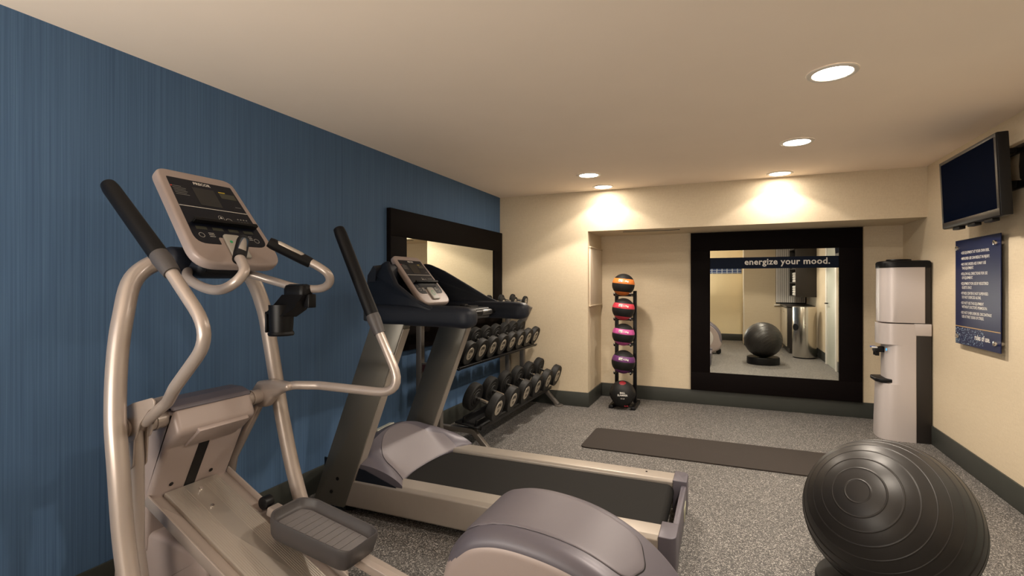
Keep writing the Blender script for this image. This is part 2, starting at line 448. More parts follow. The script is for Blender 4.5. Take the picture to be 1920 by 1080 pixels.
# ------------------------------------------------------------------ recessed downlights
LIGHTS = [((0.466, 2.745), 'round recessed ceiling light nearest the camera, at the top right'),
          ((0.464, 3.979), 'round recessed ceiling light, the middle one of the right-hand row'),
          ((0.455, 5.043), 'round recessed ceiling light close to the header above the framed alcove mirror'),
          ((-1.128, 4.444), 'round recessed ceiling light on the left, one step out from the back wall'),
          ((-1.128, 5.032), 'round recessed ceiling light close to the back wall above the ball rack'),
          ((0.45, 1.58), 'round recessed ceiling light just behind the nearest visible one')]
def make_light():
    L = thing('ceiling_light', (0, 0, ZC), 'x', 'ceiling light', 'recessed ceiling lights')
    MB().lathe([(0.082, -0.0005), (0.084, -0.006), (0.092, -0.009), (0.104, -0.006), (0.108, -0.0005)], (0, 0, ZC), n=40, caps=False).build('trim_ring', M_TRIMW, L)
    MB().lathe([(0.001, -0.004), (0.083, -0.004), (0.083, -0.001), (0.001, -0.001)], (0, 0, ZC), n=40, caps=False).build('diffuser', M_DIFF, L)
    ld = bpy.data.lights.new('downlight_beam', 'SPOT'); ld.energy = LAMP_W; ld.color = LAMP_COL
    ld.spot_size = math.radians(122); ld.spot_blend = 0.16; ld.shadow_soft_size = 0.045
    lo = bpy.data.objects.new('downlight_beam', ld); COL.objects.link(lo); lo.parent = L; lo.location = (0, 0, -0.012)
    ad = bpy.data.lights.new('downlight_glow', 'AREA'); ad.shape = 'DISK'; ad.size = 0.16; ad.energy = GLOW_W; ad.color = LAMP_COL
    ao = bpy.data.objects.new('downlight_glow', ad); COL.objects.link(ao); ao.parent = L; ao.location = (0, 0, -0.012)
    return L
L0 = make_light()
for i, ((x, y), lab) in enumerate(LIGHTS):
    o = L0 if i == 0 else copy_tree(L0)
    o.location = (x, y, ZC); o['label'] = lab
    if y > 5.0:                      # the two fixtures beside the back wall carry weaker lamps
        for ch in o.children:
            if ch.type == 'LIGHT': ch.data = ch.data.copy(); ch.data.energy *= 0.32

# added fill light to brighten the ceiling, shaped as an unseen frosted window
w2 = thing('fill_window', (-1.45, YR2, 0.7), 'added fill light shaped as a frosted window, behind the viewer', 'window')
del w2['category']; w2['kind'] = 'structure'
mb = MB()
for lo, hi in (((-2.20, YR2, 0.70), (-0.60, YR2+0.04, 0.76)), ((-2.20, YR2, 2.10), (-0.60, YR2+0.04, 2.16)), ((-2.20, YR2, 0.76), (-2.14, YR2+0.04, 2.10)), ((-0.66, YR2, 0.76), (-0.60, YR2+0.04, 2.10)), ((-1.42, YR2, 0.76), (-1.38, YR2+0.04, 2.10))):
    mb.box2(lo, hi, 0.003)
mb.build('fill_window_frame', M_WHITE, w2)
MB().box2((-2.14, YR2, 0.76), (-0.66, YR2+0.012, 2.10)).build('pane', mat('glowing_fill_pane', (0.8, 0.8, 0.78), 0.5, emit=(1.0, 0.90, 0.78), es=1.2), w2)  # glowing pane added to go with the fill lamp
wl = bpy.data.lights.new('ceiling_fill_light', 'AREA'); wl.shape = 'RECTANGLE'; wl.size = 1.45; wl.size_y = 0.34; wl.energy = FILL_W; wl.color = (1.0, 0.90, 0.78)
wo = bpy.data.objects.new('ceiling_fill_light', wl); COL.objects.link(wo); wo.parent = w2
MB().box2((-2.22, YR2, 0.66), (-0.58, YR2+0.34, 0.70), 0.004).build('window_sill', M_WHITE, w2)  # sill of the added fill window
wo.location = V((-1.40, YR2+0.20, 0.90))-w2.location; wo.rotation_euler = (pi/2+math.radians(58), 0, 0)      # added lamp tilted up towards the ceiling

# ------------------------------------------------------------------ framed mirrors
def framed_mirror(x0, x1, z0, z1, bw, O, A, label, depth=0.045):
    """frame in plane A (horizontal) / Z; A x Z points to the room"""
    A = V(A); Z = V((0, 0, 1)); N = A.cross(Z)
    c = V(O)+A*((x0+x1)/2); c.z = z0
    t = thing('wall_mirror', c, label, 'mirror')
    mb = MB()
    def piece(p):
        mb.slab(p, O, A, Z, 0.0, depth, 0.004, 2, bev0=0)
    piece([(x0, z0), (x1, z0), (x1, z0+bw), (x0, z0+bw)])
    piece([(x0, z1-bw), (x1, z1-bw), (x1, z1), (x0, z1)])
    piece([(x0, z0+bw), (x0+bw, z0+bw), (x0+bw, z1-bw), (x0, z1-bw)])
    piece([(x1-bw, z0+bw), (x1, z0+bw), (x1, z1-bw), (x1-bw, z1-bw)])
    mb.build('frame', M_DARKWOOD, t)
    g = MB().slab([(x0+bw-.003, z0+bw-.003), (x1-bw+.003, z0+bw-.003), (x1-bw+.003, z1-bw+.003), (x0+bw-.003, z1-bw+.003)], O, A, Z, 0.0, depth-0.012, 0)
    g.build('mirror_pane', M_MIRROR, t)
    return t, N
# alcove mirror: viewer looks +Y; A=+X, A x Z = -Y
mt, mn = framed_mirror(-0.338, 1.237, 0.158, 1.862, 0.197, (0, YA-0.0005, 0), (1, 0, 0), 'large dark-framed square mirror filling the alcove, with a navy slogan band', 0.04)
mir_y = YA-0.0005-0.028
MB().slab([(-0.141, 1.470), (1.040, 1.470), (1.040, 1.588), (-0.141, 1.588)], (0, mir_y, 0), (1, 0, 0), (0, 0, 1), 0.0, 0.0015, 0).build('slogan_band', mat('navy_vinyl', (0.006, 0.011, 0.026), 0.6, spec=0.1), mt)
MB().text('energize your mood.', 0.087, (0.195, mir_y-0.0015, 1.511), (1, 0, 0), (0, 0, 1), 0.0008, bold=0.022, xs=1.0, spacing=1.05).build('slogan_lettering', M_PRINT, mt, flat=True)
# left wall mirror: viewer looks -X; right = +Y, A=+Y, A x Z = +X
framed_mirror(3.133, 5.20, 0.777, 1.885, 0.21, (XL+0.0005, 0, 0), (0, 1, 0), 'dark-framed wide mirror on the blue wall behind the dumbbells', 0.038)

# ------------------------------------------------------------------ television
TVx = 1.40
tv = thing('television', (TVx, 3.98, 1.67), 'flat television with dark grey frame bracketed high on the cream wall', 'television')
ta = math.radians(2.5)
A = V((0, -1, 0)); B = V((-math.sin(ta), 0, math.cos(ta))); N = A.cross(B)     # A x B points to -X
O = V((TVx, 3.98, 1.682))
hw, hh = 0.395, 0.462
def tvslab(p, d0, d1, bev=0.0, mb=None):
    mb = mb or MB(); mb.slab(p, O, A, B, d0, d1, bev, 2); return mb
def rect(x0, y0, x1, y1): return [(x0, y0), (x1, y0), (x1, y1), (x0, y1)]
tvslab(rpoly(rect(-hw, 0, hw, hh), 0.006, 2), -0.055, 0.0, 0.006).build('housing', M_BLACKM, tv)
mb = tvslab(rect(-hw+.004, 0.004, hw-.004, 0.042), 0, 0.004, 0.001)
for r in (rect(-hw+.004, hh-0.024, hw-.004, hh-.004), rect(-hw+.004, 0.042, -hw+0.026, hh-0.024), rect(hw-0.026, 0.042, hw-.004, hh-0.024)):
    tvslab(r, 0, 0.004, 0.001, mb)
mb.build('bezel', M_TVB, tv)
tvslab(rect(-hw+.024, 0.040, hw-.024, hh-0.022), 0.0002, 0.0015).build('screen', M_SCREEN, tv)
mb = MB()
for dy in (-0.22, 0.0, 0.22): mb.box2((TVx+0.01, 3.98+dy-0.05, 1.665), (TVx+0.045, 3.98+dy+0.05, 1.685), 0.003)
build_each(mb, 'speaker_vent', M_BLACK, tv)
br = MB()
W0, W1 = 3.66, 3.99   # wall plate along y
for z0, z1 in ((2.055, 2.10), (1.85, 1.895)): br.box2((XR-0.018, W0, z0), (XR, W1, z1), 0.003)
br.box2((XR-0.018, W0, 1.85), (XR, W0+0.035, 2.10), 0.003)
br.box2((XR-0.018, W1-0.035, 1.85), (XR, W1, 2.10), 0.003)
br.box2((TVx+0.05, 3.78, 1.86), (XR-0.005, 3.81, 1.90), 0.003)
br.box2((TVx+0.05, 3.78, 2.06), (XR-0.005, 3.81, 2.09), 0.003)
br.box2((TVx+0.045, 3.68, 1.84), (TVx+0.065, 4.2, 2.11), 0.003)
br.slab(rpoly([(0, 0), (0.05, 0.03), (0.06, 0.10), (0.05, 0.17), (0, 0.20), (-.0, 0.2)], 0.01, 3), (XR-0.02, W0+0.035, 1.875), (0, 1, 0), (0, 0, 1), 0, 0.006)
br.build('wall_bracket', M_BLACKM, tv)

# ------------------------------------------------------------------ rules sign
sx = XR-0.035
sg = thing('rules_sign', (XR, 4.24, 0.885), 'navy acrylic rules of use sign on four steel standoffs below the television', 'sign')
A = V((0, -1, 0)); Z = V((0, 0, 1)); SY, SZ, SW, SH = 4.56, 0.885, 0.64, 0.728
MB().slab(rect(0, 0, SW, SH), (sx, SY, SZ), A, Z, -0.004, 0.0, 0.0).build('panel', M_SIGN, sg)
mb = MB()
for s, w in ((0.035, 0.05), (SW-0.065, 0.055)):
    for z in (0.055, SH-0.055):
        c = V((sx, SY-s-0.015, SZ+z))
        mb.cyl(c+V((0.034, 0, 0)), c+V((-0.016, 0, 0)), 0.015, 20, bev=0.002)
build_each(mb, 'standoff', M_CHROME, sg)
mb = MB()
lines = ['•USE EQUIPMENT AT YOUR OWN RISK.', None, '•IMPROPER USE CAN RESULT IN INJURY.', None, '•NO ONE UNDER AGE 18 MAY USE', '  THE EQUIPMENT.', None,
         '•FOLLOW ALL DIRECTIONS FOR USE', '  OF EQUIPMENT.', None, '•EQUIPMENT FOR USE BY REGISTERED', '  GUESTS ONLY.', None,
         '•FITNESS CENTER IS NOT SUPERVISED.', '  DO NOT EXERCISE ALONE.', None, '•DO NOT USE THIS EQUIPMENT', "  WITHOUT DOCTOR'S PERMISSION.", None,
         '•DO NOT OVER EXERCISE. DISCONTINUE', '  USE AT FIRST SIGNS OF STRESS.']
z = SH-0.100
for ln in lines:
    if ln is None: z -= 0.0125; continue
    mb.text(ln, 0.0262, (sx, SY-0.095, SZ+z), A, Z, 0.0008, bold=0.012, xs=0.88)
    z -= 0.0272
mb.text('rules of use.', 0.050, (sx, SY-0.30, SZ+0.052), A, Z, 0.0008, bold=0.022, xs=0.86)
mb.build('lettering', M_PRINT, sg, flat=True)
MB().slab(rect(0, 0.122, SW, 0.127), (sx, SY, SZ), A, Z, 0.0, 0.0006, 0.0).build('gold_line', M_GOLD, sg)
mb = MB()
for i in range(240):
    x = random.random()**1.8*0.42+0.005; y = random.uniform(0.006, 0.116); s = random.uniform(0.0012, 0.0035)
    mb.slab(rect(x-s, y-s, x+s, y+s), (sx, SY, SZ), A, Z, 0.0, 0.0005)
mb.build('speckle_pattern', mat('pale_blue_speckle', (0.22, 0.32, 0.42), 0.5), sg)

# ------------------------------------------------------------------ water cooler (faces -X)
wc = thing('water_cooler', (1.39, 5.23, 0), 'tall silver grey water cooler with black lid standing at the right wall', 'water cooler')
def plan(x0, x1, y0, y1, rf, rb=0.01): return rpoly([(x0, y0), (x1, y0), (x1, y1), (x0, y1)], [rf, rb, rb, rf], 8)
def body(z0, z1, x0=1.215, y0=5.085, y1=5.385, x1=1.455, rf=0.13, bev=0.004, mb=None):
    mb = mb or MB(); mb.slab(plan(x0, x1, y0, y1, rf), (0, 0, 0), (1, 0, 0), (0, 1, 0), z0, z1, bev, 2); return mb
# lower body with a slight flare, a dispensing recess and the upper shell
mb = MB()
rings = []
for z, g in ((0.0, 0.010), (0.02, 0.012), (0.15, 0.010), (0.30, 0.005), (0.47, 0.0)):
    rings.append([(x, y, z) for x, y in plan(1.215-g, 1.455, 5.085-g*.5, 5.385+g*.5, 0.13)])
mb.loft(rings)
body(0.47, 0.80, x0=1.262, rf=0.11, bev=0, mb=mb)
rings = []
for z, g in ((0.80, 0.0), (0.83, 0.0), (0.90, 0.0), (0.975, 0.0)):
    rings.append([(x, y, z) for x, y in plan(1.215-g, 1.455, 5.085, 5.385, 0.13)])
mb.loft(rings)
mb.box2((1.44, 5.085, 0.88), (1.555, 5.385, 0.978), 0.004)
mb.build('lower_body', M_COOLER, wc)
mb = MB().box2((1.45, 5.09, 0.0), (1.555, 5.38, 0.885), 0.003)
mb.box2((1.44, 5.095, 0.98), (1.553, 5.375, 1.462), 0.004)
mb.build('rear_panel', M_COOLDK, wc)
mb = MB(); rings = []
for z, g in ((0.984, 0.006), (0.988, 0.0), (1.2, -0.002), (1.42, 0.0), (1.466, 0.0)):
    ring = []
    for x, y in plan(1.222+g, 1.515, 5.09+g*.3, 5.38-g*.3, 0.12):
        zz = z+(0.0 if z < 1.45 else (x-1.38)*0.10)
        ring.append((x, y, zz))
    rings.append(ring)
mb.loft(rings); mb.build('bottle_cover', M_COOLER, wc)
mb = MB(); rings = []
for z, g in ((1.445, 0.0), (1.485, 0.0), (1.497, 0.006), (1.502, 0.02)):
    rings.append([(x, y, z) for x, y in plan(1.218+g, 1.553-g, 5.087+g, 5.383-g, 0.12)])
mb.loft(rings); mb.build('lid', M_BLACK, wc)
MB().lathe([(0.001, 1.500), (0.085, 1.500), (0.088, 1.508), (0.085, 1.516), (0.001, 1.518)], (1.37, 5.23, 0), n=32).build('lid_cap', M_BLACK, wc)
MB().slab(rpoly([(1.185, 5.12), (1.30, 5.10), (1.30, 5.36), (1.185, 5.34)], [.05, .01, .01, .05], 6), (0, 0, 0), (1, 0, 0), (0, 1, 0), 0.478, 0.508, 0.006).build('drip_tray', M_BLACK, wc)
tp = MB().slab(rpoly([(0, 0), (0.075, 0), (0.075, 0.05), (0.0, 0.03)], 0.008, 3), (1.195, 5.19, 0.722), (1, 0, 0), (0, 0, 1), -0.10, 0, 0.006)
tp.box2((1.20, 5.20, 0.69), (1.228, 5.225, 0.735), 0.003).box2((1.20, 5.255, 0.69), (1.228, 5.28, 0.735), 0.003)
tpo = tp.build('tap', M_BLACK, wc)
MB().box2((1.176, 5.195, 0.756), (1.215, 5.225, 0.766), 0.002).build('tap_lever', M_WHITE, tpo)
MB().box2((1.176, 5.25, 0.756), (1.215, 5.28, 0.766), 0.002).build('tap_lever', mat('blue_plastic', (0.03, 0.10, 0.4), 0.4), tpo)
MB().box2((1.255, 5.12, 0.745), (1.262, 5.13, 0.765), 0.001).build('indicator', mat('cyan_indicator', (0.05, 0.35, 0.6), 0.4, emit=(0.05, 0.4, 0.8), es=0.4), wc)

# ------------------------------------------------------------------ yoga mat
ym = MB().slab([(x, y) for x, y in rpoly(rect(-0.918, -0.285, 0.918, 0.285), 0.05, 6)], (-0.145, 4.19, 0), (1, 0, 0), (0, 1, 0), 0.0, 0.011, 0.003, 2).build('yoga_mat', M_MAT)
tag(ym, 'dark grey exercise mat lying flat on the speckled floor', 'mat')

# ------------------------------------------------------------------ exercise ball on its ring base
bc, br_ = V((0.59, 2.38, 0.392)), 0.288
pole = (V((0, 0, 0)))
rayd = V((-0.38992*940+0.92085*(1607-960), 0.92085*940+0.38992*(1607-960), 534-920)).normalized()
oc = V((0, 0, CAM_H))-bc; bq = oc.dot(rayd); tt = -bq-math.sqrt(bq*bq-(oc.length_squared-br_**2))
pole = ((V((0, 0, CAM_H))+rayd*tt)-bc).normalized()
prof = []
ringsd = [8.4+9.6*i for i in range(17)]
k = 0.0
while k < 180.001:
    rr = br_
    for d in ringsd:
        if abs(k-d) < 0.55: rr = br_+0.0022*(1-abs(k-d)/0.55)
    prof.append((rr*math.sin(math.radians(k)), rr*math.cos(math.radians(k)))); k += 0.275
prof[0] = (0.0001, br_); prof[-1] = (0.0001, -br_)
eb = MB().lathe(prof, bc, pole, n=128).build('exercise_ball', M_BALL, ang=80)
tag(eb, 'large black ribbed exercise ball resting on a low black ring', 'exercise ball')
bs = MB().lathe([(0.001, 0.0), (0.240, 0.0), (0.246, 0.006), (0.246, 0.102), (0.240, 0.116), (0.225, 0.117), (0.180, 0.112), (0.110, 0.107), (0.060, 0.103), (0.001, 0.102)], (bc.x, bc.y, 0), n=64)
tag(bs.build('ring_stand', M_BLACK), 'low black plastic ring stand under the exercise ball', 'stand')

# ------------------------------------------------------------------ medicine ball rack
rx, ry = -0.985, 5.50
rk = thing('ball_rack', (rx, ry, 0), 'narrow black metal ball rack standing in the alcove corner', 'ball rack')
mb = MB()
for s in (-1, 1): mb.box2((rx+s*0.098-0.018, ry-0.02, 0.03), (rx+s*0.098+0.018, ry+0.02, 1.235), 0.003)
build_each(mb, 'post', M_BLACKM, rk)
BZ = [1.300, 1.040, 0.770, 0.480]
BR = [0.118, 0.118, 0.118, 0.124]
mb = MB()
for z, r in zip(BZ, BR):
    mb = MB(); zz = z-r+0.012
    for s in (-1, 1):
        mb.tube([(rx+s*0.085, ry-0.01, zz-0.005), (rx+s*0.085, ry-0.20, zz-0.005), (rx+s*0.085, ry-0.225, zz+0.015)], 0.008, 10)
    mb.box2((rx-0.09, ry-0.02, zz-0.02), (rx+0.09, ry-0.008, zz+0.01), 0.002)
    mb.build('ball_arm', M_BLACKM, rk)
mb = MB()
for s in (-1, 1): mb.box2((rx+s*0.115-0.022, ry-0.24, 0.0), (rx+s*0.115+0.022, ry+0.12, 0.035), 0.004)
mb.box2((rx-0.10, ry-0.12, 0.002), (rx+0.10, ry+0.02, 0.012), 0.002)
build_each(mb, 'base_foot', M_BLACKM, rk)
def med_ball(z, r, col, cname, txt, lab):
    c = V((rx-0.005, ry-0.115-0.005, z)); view = (V((0, 0, CAM_H))-c); view.z = 0; view.normalize()
    t = thing('medicine_ball', (c.x, c.y, z-r), lab, 'medicine ball', 'medicine balls on the rack')
    bm_ = MB(); side = V((-view.y, view.x, 0))          # viewer's right is -side? build right vector
    right = V((0, 0, 1)).cross(view).normalized()
    tilt = Matrix.Rotation(math.radians(-6), 3, view)
    ax = tilt @ V((0, 0, 1)); nst = 96
    prof = []
    segs = []
    for k in range(nst+1):
        a = 180*k/nst; lat = 90-a; rr = r
        for g in (34, 6, -40): rr -= 0.0022*max(0, 1-abs(lat-g)/2.2)
        prof.append((max(rr*math.sin(math.radians(a)), 1e-4), rr*math.cos(math.radians(a)), lat))
    # leaf-shaped colour band: upper edge arches, narrowing to the sides
    u = right; w = ax.cross(u).normalized(); u = w.cross(ax).normalized()
    n = 64; rings = []
    for pr_, h, lat in prof:
        rings.append([c+ax*h+(u*math.cos(2*pi*j/n)+w*math.sin(2*pi*j/n))*pr_ for j in range(n)])
    fs = bm_.loft(rings)
    for f in fs:
        m_ = f.calc_center_median()-c; lt = math.degrees(math.asin(max(-1, min(1, m_.normalized().dot(ax)))))
        if 6 < lt < 34 or lt < -40: f.material_index = 1
    o = bm_.build('ball_shell', [M_RUBBER, mat(cname, col, 0.5)], t, ang=60)
    # printed weight label following the ball
    nn = (view*math.cos(math.radians(20))+ax*math.sin(math.radians(20))).normalized()
    upv = (ax-nn*ax.dot(nn)).normalized(); rt = upv.cross(nn).normalized()
    P0 = c+nn*(r+0.0015)
    lb = MB()
    lb.slab(rect(-0.052, -0.012, -0.012, 0.014), P0, rt, upv, -0.004, -0.0025)
    lb.text(txt[1], 0.026, P0+rt*(-0.006)+upv*(-0.008), rt, upv, -0.0015, bold=0.02)
    lb.build('weight_label', M_PRINT, t, flat=True)
    lb = MB(); lb.text(txt[0], 0.020, P0+rt*(-0.049)+upv*(-0.008), rt, upv, -0.0020, bold=0.02, xs=0.8)
    lb.build('weight_number', M_BLACK, t, flat=True)
med_ball(BZ[0], BR[0], (0.72, 0.20, 0.035), 'orange_rubber', ('4LB', '1.8kg'), 'black medicine ball with an orange band, topmost on the rack')
med_ball(BZ[1], BR[1], (0.60, 0.045, 0.075), 'rose_red_rubber', ('6LB', '2.7kg'), 'black medicine ball with a rose red band, second on the rack')
med_ball(BZ[2], BR[2], (0.52, 0.085, 0.30), 'magenta_rubber', ('8LB', '3.6kg'), 'black medicine ball with a magenta pink band, third on the rack')
med_ball(BZ[3], BR[3], (0.125, 0.030, 0.14), 'purple_rubber', ('10LB', '4.5kg'), 'black medicine ball with a dark purple band, fourth on the rack')
# bottom ball with hollowed hand grips
c = V((rx-0.005, ry-0.172, 0.012+0.138)); r = 0.138
t = thing('medicine_ball', (c.x, c.y, 0.012), 'all-black medicine ball with hand grips at the foot of the rack', 'medicine ball', 'medicine balls on the rack')
view = V((0, 0, CAM_H))-c; view.z = 0; view.normalize(); right = V((0, 0, 1)).cross(view).normalized()
bm_ = MB(); rings = []; n = 72
for k in range(1, 48):
    a = pi*k/48; ring = []
    for j in range(n):
        b = 2*pi*j/n
        d = V((math.sin(a)*math.cos(b), math.sin(a)*math.sin(b), math.cos(a)))
        rr = r
        for s in (-1, 1):
            g = (right*s*0.80+V((0, 0, -0.45))+view*0.25).normalized(); g2 = (right*s*0.85+V((0, 0, 0.45))+view*0.2).normalized()
            for gg, am in ((g, 0.035), (g2, 0.012)):
                q = d.angle(gg); rr -= am*math.exp(-(q/0.30)**2)
        ring.append(c+d*rr)
    rings.append(ring)
fs = bm_.loft(rings)
for f in fs:
    m_ = (f.calc_center_median()-c).normalized()
    if m_.angle((V((0, 0, 1))*1.0+view*0.42).normalized()) < 0.26: f.material_index = 1
bm_.build('ball_shell', [M_RUBBER, mat('dark_red_rubber', (0.22, 0.010, 0.018), 0.5)], t, ang=60)
lb = MB()
for s, sz, lat, col in (('BALL', 0.024, 15, 0), ('SLAMMER', 0.024, 5, 0), ('15 LB', 0.018, -9, 0)):
    nn = (view*math.cos(math.radians(lat))+V((0, 0, 1))*math.sin(math.radians(lat)))
    upv = (V((0, 0, 1))-nn*nn.z).normalized(); rt = upv.cross(nn).normalized()
    lb.text(s, sz, c+nn*(r+0.001)-upv*sz*.35, rt, upv, 0.0006, align='CENTER', bold=0.02)
lb.build('ball_lettering', M_PRINT, t, flat=True)
nn = (view*math.cos(math.radians(-42))+V((0, 0, 1))*math.sin(math.radians(-42)))
upv = (V((0, 0, 1))-nn*nn.z).normalized(); rt = upv.cross(nn).normalized()
MB().text('S', 0.055, c+nn*(r+0.001)-upv*.02+rt*0.02, -upv, rt, 0.001, align='CENTER', bold=0.03).build('emblem', MATS['rose_red_rubber'], t, flat=True)

# ------------------------------------------------------------------ dumbbell rack (along the left wall)
dr = thing('dumbbell_rack', (-2.0, 4.3, 0), 'three-tier dumbbell rack with grey tube ends along the blue wall', 'dumbbell rack')
def sq_tube(mb, pts, w=0.05, d=0.05, up=(0, 1, 0)):
    """square-section tube along points"""
    P = [V(p) for p in pts]; m = len(P); rings = []
    for i in range(m):
        t = (P[min(i+1, m-1)]-P[max(i-1, 0)]).normalized()
        u = V(up); u = (u-t*u.dot(t)).normalized(); s = t.cross(u)
        o = rpoly([(-w/2, -d/2), (w/2, -d/2), (w/2, d/2), (-w/2, d/2)], 0.006, 2)
        rings.append([P[i]+u*x+s*y for x, y in o])
    mb.loft(rings)
for ye in (3.40, 5.162):
    mb = MB()
    sq_tube(mb, [(-2.235, ye, 0.03), (-2.235, ye, 1.05)])
    sq_tube(mb, bend_path([(-2.06, ye, 0.05), (-2.06, ye, 0.88), (-1.97, ye, 1.06)], 0.15))
    yl = ye+(0.075 if ye < 4 else 0)
    sq_tube(mb, bend_path([(-2.30, yl, 0.02), (-2.16, yl, 0.165), (-1.80, yl, 0.165), (-1.65, yl, 0.012)], 0.04), 0.045, 0.04)
    if yl != ye: mb.box2((-2.25, ye-0.02, 0.13), (-2.05, yl+0.02, 0.17), 0.003)
    mb.box2((-2.24, ye-0.02, 0.60), (-2.05, ye+0.02, 0.68), 0.003)
    mb.build('end_frame', M_RACKM, dr)
    MB().slab(circ(0.05, 24), (-1.64, yl, 0), (1, 0, 0), (0, 1, 0), 0, 0.012, 0.003).build('foot_plate', M_RACKM, dr)
    MB().box2((-2.20, ye-0.028, 0.61), (-2.09, ye+0.028, 0.67), 0.003).build('frame_badge', mat('dark_red_badge', (0.05, 0.012, 0.012), 0.4), dr)
TIER = {'bottom': dict(c=(-1.755, 0.376), tilt=18, w=0.34, y0=3.44, y1=5.13), 'middle': dict(c=(-1.965, 0.795), tilt=22, w=0.26, y0=3.40, y1=5.13),
        'top': dict(c=(-2.065, 1.135), tilt=8, w=0.20, y0=3.40, y1=5.13)}
def tier_frame(tn):
    d = TIER[tn]; a = math.radians(d['tilt']); ax = V((math.cos(a), 0, -math.sin(a))); up = V((math.sin(a), 0, math.cos(a)))
    return V((d['c'][0], 0, d['c'][1])), ax, up
HR = {'bottom': 0.113, 'middle': 0.100, 'top': 0.055}
for tn in ('bottom', 'middle', 'top'):
    d = TIER[tn]; c, ax, up = tier_frame(tn); r = HR[tn]
    mb = MB(); Yc = (d['y0']+d['y1'])/2; ln = d['y1']-d['y0']
    rot = Matrix((ax, V((0, 1, 0)), up)).transposed()
    off = -r-0.012
    if tn == 'bottom':
        sc_ = V((-1.828, Yc, 0.206)); r8 = rotY(math.radians(9))
        mb.box(sc_, (0.235, ln, 0.008), 0.001, r8)
        mb.box(sc_+V((0.114, 0, -0.006)), (0.008, ln, 0.030), 0.001, r8)
        for dx_ in (-0.055, 0.055): mb.box(sc_+V((dx_, 0, 0.026-dx_*0.16)), (0.020, ln-0.06, 0.050), 0.003, r8)
    else:
        for s in (-1, 1): mb.box(c+up*(off+0.0)+ax*(s*d['w']*0.32)+V((0, Yc, 0)), (0.05, ln, 0.012), 0.002, rot)
        mb.box(c+up*(off+0.008)+ax*(d['w']*0.5)+V((0, Yc, 0)), (0.008, ln, 0.022), 0.001, rot)
        mb.box(c+up*(off-0.004)+V((0, Yc, 0)), (d['w'], 0.03, 0.012), 0.001, rot)
        for e in (d['y0']+0.02, d['y1']-0.02): mb.box(c+up*(off-0.004)+V((0, e, 0)), (d['w'], 0.03, 0.012), 0.001, rot)
    mb.build('shelf', M_BLACKM, dr)

def make_dumbbell(rh, th, gap, txt):
    """axis along local +X, origin on the middle of the handle; total = gap + 2 th"""
    t = thing('dumbbell', (0, 0, 0), 'x', 'dumbbell')
    mb = MB(); g = gap/2
    mb.lathe([(0.012, -g-0.004), (0.0125, -g*0.9), (0.0145, -g*0.45), (0.0155, 0), (0.0145, g*0.45), (0.0125, g*0.9), (0.012, g+0.004)], (0, 0, 0), (1, 0, 0), 20)
    mb.build('handle', M_CHROME, t)
    for s in (-1, 1):
        mb = MB()
        prof = [(0.018, 0.0), (0.030, -0.006), (rh*0.42, -0.004), (rh*0.46, 0.002), (rh*0.62, 0.002), (rh*0.66, 0.006), (rh*0.93, 0.004), (rh, 0.012), (rh, th-0.010), (rh*0.95, th),
                (rh*0.60, th), (rh*0.56, th-0.003), (0.001, th-0.003)]
        mb.lathe([(a, g+b) for a, b in prof], (0, 0, 0), (s, 0, 0), 40)
        hd = mb.build('head', M_RUBBER, t, ang=40)
        fc = MB().lathe([(rh*0.545, g+th-0.003), (rh*0.53, g+th+0.0005), (0.001, g+th+0.0005)], (0, 0, 0), (s, 0, 0), 32).build('end_disc', M_FACE, hd)
        if txt:
            A_ = V((0, s, 0))
            mb = MB()
            mb.text('SPRI', rh*0.36, V((s*(g+th+0.0005), 0, rh*0.08)), A_, (0, 0, 1), 0.0006, align='CENTER', bold=0.03)
            mb.text(txt, rh*0.34, V((s*(g+th+0.0005), 0, -rh*0.32)), A_, (0, 0, 1), 0.0006, align='CENTER', bold=0.02)
            mb.build('lettering', M_BLACK, hd, flat=True)
    return t
def setdb(o, tn, y, label, group, spin=0.0):
    c, ax, up = tier_frame(tn)
    o.location = c+V((0, y, 0)); o.rotation_euler = (spin, math.radians(TIER[tn]['tilt']), 0)
    o['label'] = label; o['group'] = group
ORD = ['first', 'second', 'third', 'fourth', 'fifth', 'sixth', 'seventh', 'eighth', 'ninth']
p = make_dumbbell(HR['bottom'], 0.068, 0.135, '50')
for i in range(6):
    o = p if i == 0 else copy_tree(p)
    setdb(o, 'bottom', 3.575+i*0.300, 'large round black dumbbell on the lowest shelf, %s from the treadmill end' % ORD[i], 'large dumbbells on the bottom shelf')
p = make_dumbbell(HR['middle'], 0.055, 0.125, '25')
for i in range(8):
    o = p if i == 0 else copy_tree(p)
    setdb(o, 'middle', 3.535+i*0.2142, 'round black dumbbell with pale disc on the middle shelf, %s from the treadmill end' % ORD[i], 'dumbbells on the middle shelf')
p = make_dumbbell(HR['top'], 0.034, 0.110, '8')
for i in range(5):
    o = p if i == 0 else copy_tree(p)
    setdb(o, 'top', 3.86+i*0.300, 'small dumbbell on the top shelf seen over the treadmill arm, %s from the left' % ORD[i], 'small dumbbells on the top shelf')

# ------------------------------------------------------------------ treadmill (belt runs along X, console towards the blue wall)
TY0, TY1, TYC = 2.25, 3.075, 2.66
tm = thing('treadmill', (-1.2, TYC, 0), 'grey treadmill with slanted uprights facing the blue wall', 'treadmill')
# side rails
for s, y0, y1 in ((0, TY0, TY0+0.150), (1, TY1-0.145, TY1)):
    o = rpoly([(0, 0.045), (0.14, 0.045), (0.14, 0.195), (0.125, 0.205), (0.02, 0.205), (0.0, 0.19)], 0.012, 3)
    if s: o = [(y1-y0-x, z) for x, z in o]
    mb = MB(); mb.slab([(y, z) for y, z in o], (-2.12, y0, 0), (0, 1, 0), (0, 0, 1), 0, 1.86, 0.0)
    mb.build('side_rail', M_ALU, tm)
